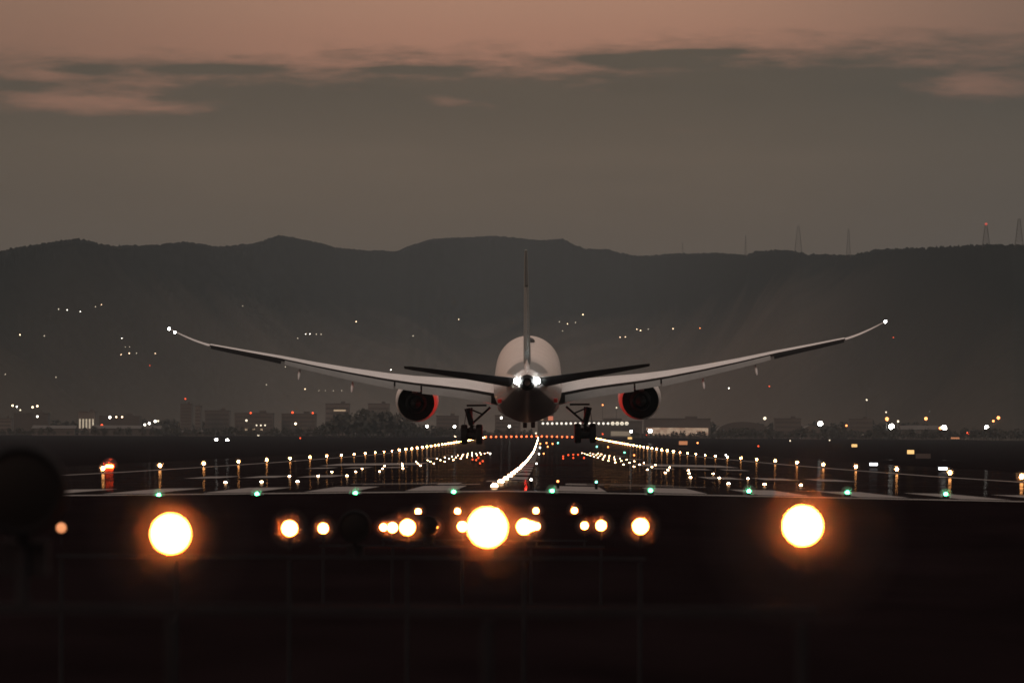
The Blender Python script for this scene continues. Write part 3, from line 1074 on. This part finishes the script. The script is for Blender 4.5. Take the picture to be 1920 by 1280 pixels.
TAXI = [('green', m_teal, [(1046, 830), (1119, 837), (1171, 848), (1118, 903.4)]),
        ('orange', m_orange, [(1013, 831.6), (1024.7, 830), (1036, 831.6), (1027, 837), (1019.5, 850), (1282, 829), (1308, 830), (1046, 902), (1140, 837.5), (1189, 853)]),
        ('pale', m_pale, [(996, 898.8), (1012.5, 838.8), (1010.6, 850.6), (1006, 868.6), (919, 850), (1361, 852.6)]),
        ('red', m_redfar, [(1056, 859), (1056, 855), (1065.6, 852.6), (1075, 852), (1084, 852), (1075, 858), (1095, 858), (1422, 836), (1212.5, 816), (1130, 813.5), (893, 862), (900, 868), (886, 861), (905, 864), (897, 858)])]
for cname, mm, pts in TAXI:
    pts_s = sorted(pts)
    for k, (x, y) in enumerate(pts_s):
        D = depth_on_ground(x, y, .3)
        p = at(x, y, D)
        r = max(.04, D * 1.5 / FPX)
        o = empty('taxiway_light', p, 'small %s ground light among the runway lights, %s of its colour from the left' % (cname, ordinal(k + 1)), 'ground light', 'small %s taxiway lights' % cname)
        link('lens', lens_of(r, mm), o)
        b = MB(); b.tube((0, r * .7, -r * .4), (0, r * .7, ground(p.x, D) - p.z - .1), max(.05, r * .35))
        b.build('base', m_can, o)

# red slope indicator beside the runway
D = 500
p = at(205, 874, D)
o = empty('slope_indicator', p, 'bright red approach slope light beside the left runway edge', 'signal light')
m_papi = mat('red_signal_lens', (.8, .1, .05), .3, emit=(1, .055, .009), power=200)
b = MB(); b.box((0, .32, .02), (1.0, .5, .42)); b.box((0, .32, .25), (1.1, .62, .04))
b.build('housing', m_can, o, smooth=False)
for k in (-1, 0, 1):
    b = MB(); b.sphere((k * .21, .02, 0), .15, 14, 10, (1, .5, 1))
    b.build('lens', m_papi, o)
for s_ in (-1, 1):
    b = MB(); b.tube((s_ * .4, .3, -.15), (s_ * .4, .3, ground(p.x, D) - p.z), .04)
    b.build('leg', m_can, o)
link('mist', bloom_mesh('red_bloom', .8, air('bloom_vol_red', .06, .3)), o)
link('mist', bloom_mesh('red_bloom_inner', .55, air('bloom_vol_red_inner', .14, .3)), o)

# lit signs
m_sign_w = mat('white_sign_face', (.8, .8, .8), .4, emit=(.92, .97, 1.0), power=3.0, sampled=False)
m_sign_y = mat('yellow_sign_face', (.8, .6, .2), .4, emit=(1, .62, .24), power=.95, sampled=False)
m_sign_o = mat('amber_sign_face', (.8, .4, .2), .4, emit=(1, .42, .20), power=.30, sampled=False)
m_sign_d = mat('grey_sign_back', (.10, .085, .08), .7)
SIGNS = [(1638, 870, 600, 15, 5, m_sign_w, 'glowing white sign board beside the right edge lights, the farther of two'),
         (1768, 878, 500, 16.5, 5, m_sign_w, 'glowing white sign board beside the right edge lights, the nearer of two'),
         (1707.5, 847, 1000, 13, 7.5, m_sign_y, 'bright yellow lit taxiway sign right of the runway'),
         (1731, 854.5, 985, 28, 9, m_sign_d, 'unlit grey sign board beside the bright yellow taxiway sign'),
         (1602, 835, 1500, 10.5, 5.5, m_sign_y, 'small yellow taxiway sign beyond the right edge lights'),
         (1181, 821, 2600, 8, 4, m_sign_y, 'tiny yellow sign far down the right runway side'),
         (1791, 821, 3000, 16, 3, m_sign_o, 'dim long amber sign in the distance at right'),
         (1281, 830, 1900, 16, 7, m_sign_o, 'dim orange sign board above the right edge lights')]
for x, y, D, wpx, hpx, mm, lab in SIGNS:
    p = at(x, y, D)
    wd, hg = wpx * D / FPX, hpx * D / FPX
    o = empty('taxiway_sign', (p.x, D, ground(p.x, D)), lab, 'sign', 'airfield signs')
    z = p.z - ground(p.x, D)
    b = MB(); b.box((0, .14, z), (wd + .10, .22, hg + .08))
    b.build('case', m_can, o, smooth=False)
    b = MB(); b.box((0, .01, z), (wd, .03, hg))
    b.build('face', mm, o, smooth=False)
    for s_ in (-1, 1):
        b = MB(); b.tube((s_ * wd * .35, .14, -.1), (s_ * wd * .35, .14, max(.05, z - hg / 2)), .04, n=8)
        b.build('leg', m_can, o)

# ------------------------------------------------------------------ lamps of the town and the hillside
m_dark_pole = mat('lamp_post_steel', (.05, .05, .05), .6)
LM = {'white': m_pale, 'warm': m_warm, 'dim': m_dim, 'orange': m_orange, 'red': m_redfar}
m_pale2 = mat('floodlight_glass', (.9, .9, .9), .3, emit=(1, .96, .86), power=25, sampled=False)
LM['flood'] = m_pale2
lens_cache = {}
def town_lamp(x, y, kind, size, label, group=None, hill=False, D=3600, name='street_lamp', cat='lamp'):
    if hill:
        p = on_hill(x, y)
        if p is None:
            return
        p = p - ray(x, y).normalized() * 12
        g = p.z - 7
        D = p.y
    else:
        p = at(x, y, D)
        g = ground(p.x, D)
    r = round(size * D / FPX * (.32 if hill else .5), 1)
    key = (kind, r)
    if key not in lens_cache:
        lens_cache[key] = lens_of(r, LM[kind])
    o = empty(name, (p.x, D, g), label, cat, group)
    link('lamp_head', lens_cache[key], o, (0, 0, p.z - g))
    b = MB(); b.tube((0, r + .2, 0), (0, r + .2, p.z - g), .16, .10, n=6)
    b.build('post', m_dark_pole, o)

for grp, lab, pts in (
    ('hillside lights high on the left', 'tiny pale light in the loose string high on the left hillside', [(110, 579.5, 'dim', 3), (126, 581, 'white', 2.2), (150.5, 584, 'white', 2.4), (179, 575, 'dim', 2.4), (190, 571, 'warm', 2.4)]),
    ('hillside lights below the left string', 'tiny warm light in the short row left of the wing tip', [(227, 664.5, 'warm', 2.4), (242.5, 662, 'warm', 3.2), (256, 662, 'dim', 2.6), (291, 662.5, 'warm', 2.2), (235, 650, 'dim', 1.6), (243, 650, 'dim', 1.6)]),
    ('row of lights above the left wing', 'tiny white light in the level row above the left wing', [(573, 626, 'white', 2.2), (581, 626, 'white', 2.6), (593, 626.5, 'dim', 2.6), (602, 626.5, 'dim', 2.6), (558, 634, 'dim', 2.2)]),
    ('faint lights below the left wing', 'faint pale light in the level row under the left wing', [(598, 732, 'dim', 1.8), (610, 732, 'dim', 1.6), (625, 732, 'dim', 2.0), (641, 732, 'dim', 2.0)]),
    ('hillside lights right of the fin', 'tiny pale hillside light in the cluster right of the tail fin', [(1049, 603, 'dim', 2.2), (1064, 607, 'warm', 2.6), (1079, 604.5, 'dim', 2.2), (1093, 589.5, 'warm', 3.2), (1055, 620, 'dim', 1.8)]),
    ('hillside lights above the right wing', 'tiny pale hillside light in the cluster above the right engine', [(1194, 617, 'warm', 2.4), (1201, 619.5, 'warm', 3.2), (1215.5, 617, 'dim', 2.4), (1162.5, 632, 'warm', 2.2), (1172.5, 631.5, 'warm', 2.4)])):
    for x, y, k, s_ in pts:
        town_lamp(x, y, k, s_, lab, grp, True)
for x, y, k, s_, lab in (
    (37.5, 627.5, 'warm', 3.2, 'single warm light on the hillside at the far left'), (83, 629.5, 'dim', 2.4, 'faint light right of the single warm light on the left hillside'),
    (228.5, 634, 'white', 2.4, 'tiny white light alone below the left hillside string'), (281, 685, 'red', 2.6, 'tiny red light below the left wing tip'),
    (10, 701.5, 'dim', 2.4, 'faint light at the far left edge of the hillside'), (105, 707, 'dim', 2.8, 'faint light low on the left hillside'),
    (455, 573.5, 'dim', 2.4, 'faint light high on the hillside above the left wing'), (668, 603, 'warm', 3, 'lone warm light on the hillside above the middle of the left wing'),
    (774.5, 629.5, 'dim', 3, 'faint light above the left tailplane tip'), (860, 598.5, 'warm', 2.4, 'lone small light on the hillside left of the tail fin'),
    (733, 693, 'white', 2.8, 'tiny white light just above the left wing near the engine'), (499.5, 721, 'dim', 2.6, 'faint light under the outer left wing'),
    (572, 729, 'warm', 2.8, 'small warm light under the left flap'), (535, 687.5, 'dim', 2.2, 'faint speck under the left aileron'),
    (1262, 616, 'warm', 3, 'lone pale light on the hillside above the right wing'), (1312.5, 615, 'orange', 2.6, 'lone orange light on the hillside above the right wing'),
    (1366.5, 727.5, 'white', 3, 'small white light under the right wing'), (1442.5, 724, 'red', 3.2, 'small red light under the outer right wing'),
    (1675, 632.5, 'red', 3.4, 'small red light just below the right wing tip'), (1625, 749.5, 'dim', 3.4, 'dim warm light low on the right hillside'),
    (1130, 759, 'orange', 2.6, 'tiny orange light left of the right engine'), (1156, 764, 'dim', 2.6, 'faint light touching the right engine'),
    (347.5, 747.5, 'red', 3, 'small red light topping a dark block at left')):
    town_lamp(x, y, k, s_, lab, None, y < 740, 3900)
for x, y, k, s_, lab in (
    (23.5, 760, 'warm', 3.6, 'left lamp of the upper pair at the far left of town'), (31.5, 762, 'white', 3, 'right lamp of the upper pair at the far left of town'),
    (38, 768.5, 'dim', 3, 'faint lamp just below the upper pair at far left'), (61, 763, 'warm', 3.4, 'left lamp of the second pair above the town at left'),
    (70, 761, 'warm', 3.4, 'right lamp of the second pair above the town at left'), (70, 780.5, 'white', 3.4, 'white lamp straight below the second pair at left'),
    (206, 782, 'white', 4.6, 'bright white lamp right of the pale floodlit building'), (218, 781.5, 'warm', 3, 'first warm lamp right of the bright white lamp'), (229, 781.5, 'warm', 3, 'second warm lamp right of the bright white lamp'),
    (191, 797, 'red', 5, 'red lamp below the pale floodlit building'), (139, 807, 'flood', 5, 'bright white lamp below and left of the floodlit building'),
    (271.5, 796, 'white', 4.2, 'lower left lamp of the white cluster'), (280, 793.5, 'white', 5, 'middle lamp of the white cluster'), (291, 789.5, 'white', 5, 'upper right lamp of the white cluster'), (296.5, 789, 'dim', 3.4, 'dim lamp beside the upper right lamp of the cluster'),
    (276, 805, 'warm', 3.8, 'small lamp under the white cluster'), (294.5, 815, 'flood', 5, 'left one of a touching white lamp pair'), (298, 815, 'flood', 5, 'right one of a touching white lamp pair'),
    (353.5, 812, 'red', 5, 'red lamp above the apron at left'), (384, 810, 'flood', 6, 'bright white lamp right of the red apron lamp'), (405.5, 824, 'flood', 5.6, 'left one of the two lowest white lamps at left'), (426, 825.5, 'flood', 6, 'right one of the two lowest white lamps at left'),
    (183, 830.5, 'warm', 4, 'warm lamp low over the dark grass at left'), (10, 833, 'white', 4.4, 'white lamp low at the far left edge'),
    (470, 774, 'red', 3.4, 'red roof lamp left of the tree mass'), (462, 788, 'dim', 4, 'dim warm lamp under the red roof lamp'), (548.5, 773, 'red', 4.4, 'brightest red roof lamp under the left wing'), (586.5, 774, 'red', 3.4, 'dim red roof lamp beside the brightest red one'),
    (554, 794, 'warm', 4.4, 'warm lamp under the brightest red roof lamp'), (484.5, 815.5, 'dim', 3.6, 'dim grey lamp low under the left wing'), (563, 821, 'red', 3, 'dark red lamp low under the left wing'),
    (481, 797, 'dim', 3, 'first of three dim window lamps'), (489, 797, 'dim', 3, 'second of three dim window lamps'), (497, 797, 'dim', 3, 'third of three dim window lamps'),
    (800.5, 799, 'flood', 5, 'white lamp right of the left engine'), (852, 799.5, 'flood', 5, 'white lamp left of the left main gear'), (820, 812.5, 'dim', 4, 'dim lamp between the two white lamps by the left gear'), (854, 817, 'warm', 4, 'warm lamp straight below the white lamp by the left gear'),
    (940, 783, 'white', 4.4, 'white lamp just below the belly at left'), (955, 799, 'white', 4.6, 'white lamp lower left of the nose wheels'), (978, 812, 'dim', 3.6, 'faint lamp above the red end lights, left one'), (1005, 812, 'dim', 3.6, 'faint lamp above the red end lights, right one'),
    (1183.5, 808.5, 'flood', 5, 'white lamp below the right engine'), (1219, 807.5, 'flood', 7, 'large white lamp in front of the glowing hall'),
    (1538, 794, 'flood', 9, 'large white floodlight, leftmost of those at right'), (1671.5, 799.5, 'flood', 10, 'large white floodlight below an orange lamp'), (1663, 785, 'orange', 6.5, 'orange lamp above a large white floodlight'), (1684, 789.5, 'dim', 4, 'dim lamp between orange lamp and large floodlight'),
    (1661.5, 772.5, 'dim', 3, 'faint lamp above the orange lamp at right'), (1736, 784.5, 'orange', 6, 'lone orange lamp between two large floodlights'), (1770, 802, 'flood', 10, 'large white floodlight with an orange lamp at its side'), (1763, 802.5, 'orange', 5.5, 'orange lamp touching a large white floodlight'),
    (1850, 801, 'flood', 7.5, 'smaller white floodlight near the right edge'), (1883, 797, 'flood', 9.5, 'oval white floodlight near the right edge'), (1872, 783, 'orange', 6, 'orange lamp above the oval floodlight'), (1862.5, 789, 'orange', 4, 'dim orange lamp left of the oval floodlight'),
    (1900, 795, 'warm', 4.4, 'warm lamp just right of the oval floodlight'), (1905, 792, 'red', 5, 'red lamp right of the oval floodlight'), (1911.5, 796, 'orange', 5, 'orange lamp at the right edge'), (1914, 783.5, 'flood', 7, 'white floodlight cut by the right edge'),
    (1815.5, 811.5, 'red', 6, 'single red lamp left of the orange row at right'), (1842, 817, 'red', 3.4, 'dim red lamp starting the orange row'), (1856, 816.5, 'orange', 6.5, 'first bright lamp of the orange row at right'), (1861, 817.5, 'red', 5.5, 'red lamp in the orange row at right'),
    (1873.5, 817, 'orange', 6.5, 'middle lamp of the orange row at right'), (1883, 817.5, 'orange', 5.5, 'fourth lamp of the orange row at right'), (1891, 817.5, 'red', 4, 'small lamp near the end of the orange row'), (1908, 818, 'orange', 4.6, 'last lamp of the orange row at right edge'), (1902.5, 812, 'warm', 4.4, 'warm lamp above the end of the orange row'),
    (1618, 815.5, 'dim', 3.4, 'faint lamp left of the yellow sign at right'), (1481.5, 826, 'dim', 3, 'faint low lamp right of the glowing hall'), (1555.5, 825, 'dim', 3, 'faint low lamp below the leftmost floodlight'), (1587, 797.5, 'orange', 3.6, 'dim orange lamp right of the leftmost floodlight'),
    (1434, 784, 'dim', 6, 'blurred dim lamp right of the glowing hall')):
    D = 3600
    if y > 818:
        D = 2400
    town_lamp(x, y, k, s_, lab, 'lamps of the town beyond the airfield', False, D)

# ------------------------------------------------------------------ town buildings
m_wall_a = mat('dusky_concrete', (.115, .102, .090), .9, var=.2, vscale=.05)
m_wall_b = mat('pale_render', (.145, .127, .112), .9, var=.2, vscale=.05)
m_wall_c = mat('dark_cladding', (.088, .078, .070), .9, var=.2, vscale=.05)
m_win = mat('dark_window_band', (.09, .08, .072), .5, spec=.1)
m_lit = mat('lit_window', (.5, .4, .3), .5, emit=(1, .74, .46), power=.32, sampled=False)
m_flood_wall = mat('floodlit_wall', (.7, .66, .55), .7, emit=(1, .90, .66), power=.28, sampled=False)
m_redlit = mat('red_lit_window', (.5, .2, .15), .5, emit=(1, .30, .16), power=.5, sampled=False)
def lit_front(name, c0, c1, power, scale):
    m = mat(name, (.4, .35, .3), .6, emit=c0, power=power, sampled=False)
    t = m.node_tree
    c = t.nodes.new('ShaderNodeTexCoord')
    mp = t.nodes.new('ShaderNodeMapping')
    mp.inputs['Scale'].default_value = (scale, 1, scale * 1.8)
    n = t.nodes.new('ShaderNodeTexNoise')
    n.inputs['Scale'].default_value = 1
    n.inputs['Detail'].default_value = 4
    r = t.nodes.new('ShaderNodeValToRGB')
    r.color_ramp.elements[0].position, r.color_ramp.elements[0].color = .38, (*c1, 1)
    r.color_ramp.elements[1].position, r.color_ramp.elements[1].color = .62, (*c0, 1)
    t.links.new(c.outputs['Object'], mp.inputs[0])
    t.links.new(mp.outputs[0], n.inputs['Vector'])
    t.links.new(n.outputs['Fac'], r.inputs[0])
    t.links.new(r.outputs[0], t.nodes['Principled BSDF'].inputs['Emission Color'])
    return m
m_hall = lit_front('glowing_hall_front', (1, .74, .50), (.45, .22, .13), .30, .33)

def building(name, label, x0, x1, ytop, D, m, storeys=3, roof=None, depth=18, group='buildings of the town beyond the airfield', lit=None, cat='building'):
    a, b_ = at(x0, ytop, D), at(x1, ytop, D)
    g = ground(a.x, D) - .5
    wd, hg, cx = b_.x - a.x, a.z - g, (a.x + b_.x) / 2
    o = empty(name, (cx, D, g), label, cat, group)
    q = MB()
    if roof == 'gable':
        e = hg * .72
        q.loft([[Vector((x, 0, 0)), Vector((x, depth, 0)), Vector((x, depth, e)), Vector((x, 0, e))] for x in (-wd / 2, wd / 2)])
        q.build('wall', m, o, smooth=False)
        q = MB()
        q.loft([[Vector((x, -.6, e)), Vector((x, depth / 2, hg)), Vector((x, depth + .6, e)), Vector((x, depth / 2, e - .02))] for x in (-wd / 2 - .5, wd / 2 + .5)])
        q.build('roof', m_wall_c, o, smooth=False)
    elif roof == 'arch':
        n = 14
        q.loft([[Vector((wd / 2 * math.cos(PI * i / n), y, hg * (.45 + .55 * math.sin(PI * i / n)))) for i in range(n + 1)] + [Vector((-wd / 2, y, 0)), Vector((wd / 2, y, 0))] for y in (0, depth)])
        q.build('wall', m, o, angle=30)
    else:
        q.box((0, depth / 2, hg / 2), (wd, depth, hg))
        q.build('wall', m, o, smooth=False)
        q = MB()
        q.box((0, depth / 2, hg + .25), (wd + .6, depth + .6, .5))
        q.box((wd * .22, depth / 2, hg + 1.2), (wd * .18, 4, 1.6))
        q.build('roof', m_wall_c, o, smooth=False)
    top = hg * (.66 if roof else .92)
    for k in range(storeys):
        z = top * (k + .6) / storeys
        q = MB()
        q.box((0, -.04, z), (wd * .94, .1, min(1.6, top / storeys * .45)))
        q.build('window_band', m_win, o, smooth=False)
    if lit:
        for (fx, fz, fw, fh, mm) in lit:
            q = MB()
            q.box((fx * wd, -.12, fz * hg), (fw * wd, .08, fh * hg))
            q.build('lit_window', mm, o, smooth=False)
    return o

building('apartment_block', 'dark tower block with a red roof lamp at left', 338, 359, 758, 3900, m_wall_a, 9)
building('apartment_block', 'paler slab right of the dark tower block', 366, 376, 762, 3950, m_wall_b, 8)
building('apartment_block', 'low stepped block right of the tower, under the wing', 384, 430, 770, 3980, m_wall_a, 5)
building('office_block', 'pale block at the far left edge of the town', -4, 21, 785, 3700, m_wall_b, 4)
building('apartment_block', 'dark block below the first lamp pair', 26, 90, 775, 3750, m_wall_c, 6)
hallw = building('floodlit_hall', 'pale floodlit building with tall bright windows at left', 147, 178, 772, 3650, m_wall_b, 1)
for k in range(5):
    q = MB(); q.box((-4.3 + 2.1 * k, -.2, 8.0), (1.1, .15, 6.0)); q.build('lit_window', m_flood_wall, hallw, smooth=False)
building('warehouse', 'long low dark shed below the floodlit building', 172, 300, 797, 3450, m_wall_c, 1, 'gable', 25)
building('warehouse', 'long low shed left of the floodlit building', 60, 140, 797, 3450, m_wall_a, 1, 'gable', 25)
building('apartment_block', 'broad dark block right of the floodlit building', 186, 262, 780, 3850, m_wall_c, 5)
building('warehouse', 'grey roofed shed behind the red apron lamp', 335, 402, 806, 3450, m_wall_a, 1, 'gable', 25)
building('apartment_block', 'wide low block carrying the red roof lamps', 440, 512, 775, 3900, m_wall_a, 5, lit=[(-.2, .3, .06, .08, m_lit), (.0, .3, .06, .08, m_lit), (.2, .3, .06, .08, m_lit)])
building('office_block', 'block under the brightest red roof lamp', 528, 592, 776, 3920, m_wall_a, 5)
building('apartment_block', 'pale terrace above the trees left of the engine', 610, 655, 757, 4300, m_wall_b, 6, lit=[(.1, .8, .5, .05, m_lit)])
building('apartment_block', 'second pale terrace above the trees by the engine', 690, 730, 757, 4350, m_wall_b, 6)
building('apartment_block', 'dim block right of the left engine', 818, 860, 780, 4000, m_wall_a, 5)
building('office_block', 'dim block under the fuselage', 928, 976, 779, 4000, m_wall_b, 5)
building('office_block', 'block with red lit windows right of the nose wheels', 1010, 1038, 777, 3900, m_wall_a, 3, lit=[(-.32, .72, .26, .22, m_lit), (.30, .78, .34, .30, m_redlit), (.0, .68, .25, .14, m_redlit)])
cargo = building('cargo_terminal', 'long low terminal with a level row of white wall lamps', 1008, 1204, 789, 3700, m_wall_c, 1, None, 30)
lamp_me = lens_of(.8, mat('wall_lamp_glass', (.8, .8, .8), .3, emit=(1, .93, .80), power=1.3, sampled=False))
lamp_big = lens_of(1.25, mat('soft_wall_lamp', (.8, .8, .7), .4, emit=(1, .90, .70), power=.75, sampled=False))
cx = cargo.location
for k in range(19):
    x = 1018 + 8.72 * k
    p = at(x, 793.6, 3696)
    link('wall_lamp', lamp_big if 15 <= k <= 18 else lamp_me, cargo, (p.x - cx.x, -3.0, p.z - cx.z))
q = MB(); q.box((at(1164, 801, 3700).x - cx.x, -.2, 2.6), (13, .1, 3.0)); q.build('lamp_glow_panel', mat('painted_lamp_glow', (.3, .27, .22), .7, emit=(1, .84, .6), power=.12, sampled=False), cargo, smooth=False)  # light of the wall lamps painted as a glowing panel
hall = building('terminal_hall', 'broad hall with a glowing warm front beside the right engine', 1208, 1332, 785, 3750, m_wall_a, 1, None, 30)
q = MB(); q.box((0, -.25, 4.6), (41, .2, 5.4)); q.build('glazed_front', m_hall, hall, smooth=False)
building('hangar', 'low dark hangar right of the glowing hall', 1345, 1440, 790, 3600, m_wall_c, 1, 'arch', 40)
building('hangar', 'dark arched hangar with a faint outline at right', 1505, 1540, 797, 3450, m_wall_a, 1, 'arch', 40)
building('office_block', 'grey flat-roofed block right of the leftmost floodlight', 1592, 1636, 786, 3700, m_wall_a, 4)
building('office_block', 'low block left of the leftmost floodlight', 1452, 1502, 785, 3800, m_wall_a, 4)
building('warehouse', 'low shed below the orange lamps at right', 1690, 1760, 797, 3650, m_wall_c, 1, 'gable', 25)
building('office_block', 'dark block behind the oval floodlight', 1800, 1870, 789, 3800, m_wall_c, 4)

# masts on the right-hand ridge
m_mast = mat('mast_steel', (.05, .05, .05), .7)
def mast(x, ytop, ybase, label, wd=5.0, lattice=True, red=False):
    p = on_hill(x, ybase + 6)
    D = p.y if p else 6800
    t, g = at(x, ytop, D), at(x, ybase + 8, D)
    o = empty('radio_mast', (t.x, D, g.z), label, 'mast', 'masts on the ridge')
    H = t.z - g.z
    q = MB()
    for sx in (-1, 1):
        for sy in (-1, 1):
            q.tube((sx * wd / 2, sy * wd / 2, 0), (sx * wd * .12, sy * wd * .12, H), .16, .12, n=6)
    nseg = 8
    for k in range(nseg):
        z0, z1 = H * k / nseg, H * (k + 1) / nseg
        w0, w1 = wd * (.5 - .38 * k / nseg), wd * (.5 - .38 * (k + 1) / nseg)
        for sy in (-1, 1):
            q.tube((-w0, sy * w0, z0), (w1, sy * w1, z1), .06, n=5)
            q.tube((w0, sy * w0, z0), (-w1, sy * w1, z1), .06, n=5)
            q.tube((-w1, sy * w1, z1), (w1, sy * w1, z1), .06, n=5)
    q.build('tower', m_mast, o)
    if red:
        q = MB(); q.sphere((0, 0, H + .8), 1.2, 8, 6)
        q.build('beacon', mat('mast_beacon', (.8, .1, .1), .3, emit=(1, .16, .10), power=.45, sampled=False), o)
mast(1280, 455, 474, 'short thin mast on the ridge, leftmost of those at right', 2.0)
mast(1398, 441, 477, 'thin mast on the ridge right of the leftmost one', 2.5)
mast(1497, 424, 468, 'tall lattice pylon on the ridge crest', 9)
mast(1591, 429, 480, 'dark upright mast in the dip of the right ridge', 5)
mast(1849, 422, 459, 'lattice mast with a red lamp near the right edge', 7, True, True)
mast(1911, 410, 457, 'tall mast at the right edge of the ridge', 7)

# tree belt at the edge of the airfield
m_leaf = mat('dusk_foliage', (.060, .058, .050), .9, spec=.05, var=.4, vscale=.15)
def tree_belt(name, x0, x1, yt, D, n, seed, ys=None):
    rnd = random.Random(seed)
    b = MB()
    for k in range(n):
        x = x0 + (x1 - x0) * (k + rnd.random()) / n
        yy = yt + rnd.uniform(-3, 9) + (interp(ys, x) if ys else 0)
        d = D + rnd.uniform(-60, 120)
        t = at(x, yy, d)
        g = ground(t.x, d)
        H = max(3, t.z - g)
        wdt = rnd.uniform(.28, .5) * H
        for j in range(70):
            a, e_, rr = rnd.uniform(0, 2 * PI), rnd.uniform(-1, 1), rnd.random() ** .4
            c = Vector((t.x + wdt * rr * math.cos(a) * math.sqrt(1 - e_ * e_), d + wdt * rr * math.sin(a) * math.sqrt(1 - e_ * e_), g + H * .56 + H * .44 * rr * e_))
            s_ = rnd.uniform(.05, .12) * H
            q1 = Vector((rnd.uniform(-1, 1), rnd.uniform(-1, 1), rnd.uniform(-1, 1))).normalized() * s_
            q2 = q1.cross(Vector((rnd.uniform(-1, 1), rnd.uniform(-1, 1), rnd.uniform(-1, 1)))).normalized() * s_
            b.add([c - q1 - q2 * .4, c + q1 * .4 - q2, c + q1 + q2 * .4, c - q1 * .4 + q2], [(0, 1, 2, 3)])
        b.tube((t.x, d, g - .2), (t.x, d, g + H * .5), H * .035, H * .02, n=5)
    o = b.build(name, m_leaf, None, smooth=False)
    tag(o, kind='stuff')
    return o
tree_belt('woods', -40, 600, 801, 3380, 120, 1)
tree_belt('woods', 590, 1000, 790, 3400, 90, 2, [(590, 10), (640, -14), (700, -24), (745, -16), (800, 8), (1000, 16)])
tree_belt('woods', 1345, 1960, 803, 3350, 110, 3)
tree_belt('woods', 1180, 1345, 809, 3340, 26, 6)
tree_belt('woods', 1330, 1960, 791, 3900, 70, 4)
tree_belt('woods', -40, 420, 787, 4000, 60, 5)

# ------------------------------------------------------------------ haze over the whole valley
hz = MB().box((0, 4000, 220), (12600, 20600, 460)).build('haze', air('haze', 5.0e-5, 0.0, (.47, .55, .59)), None, smooth=False)
hz['kind'] = 'stuff'
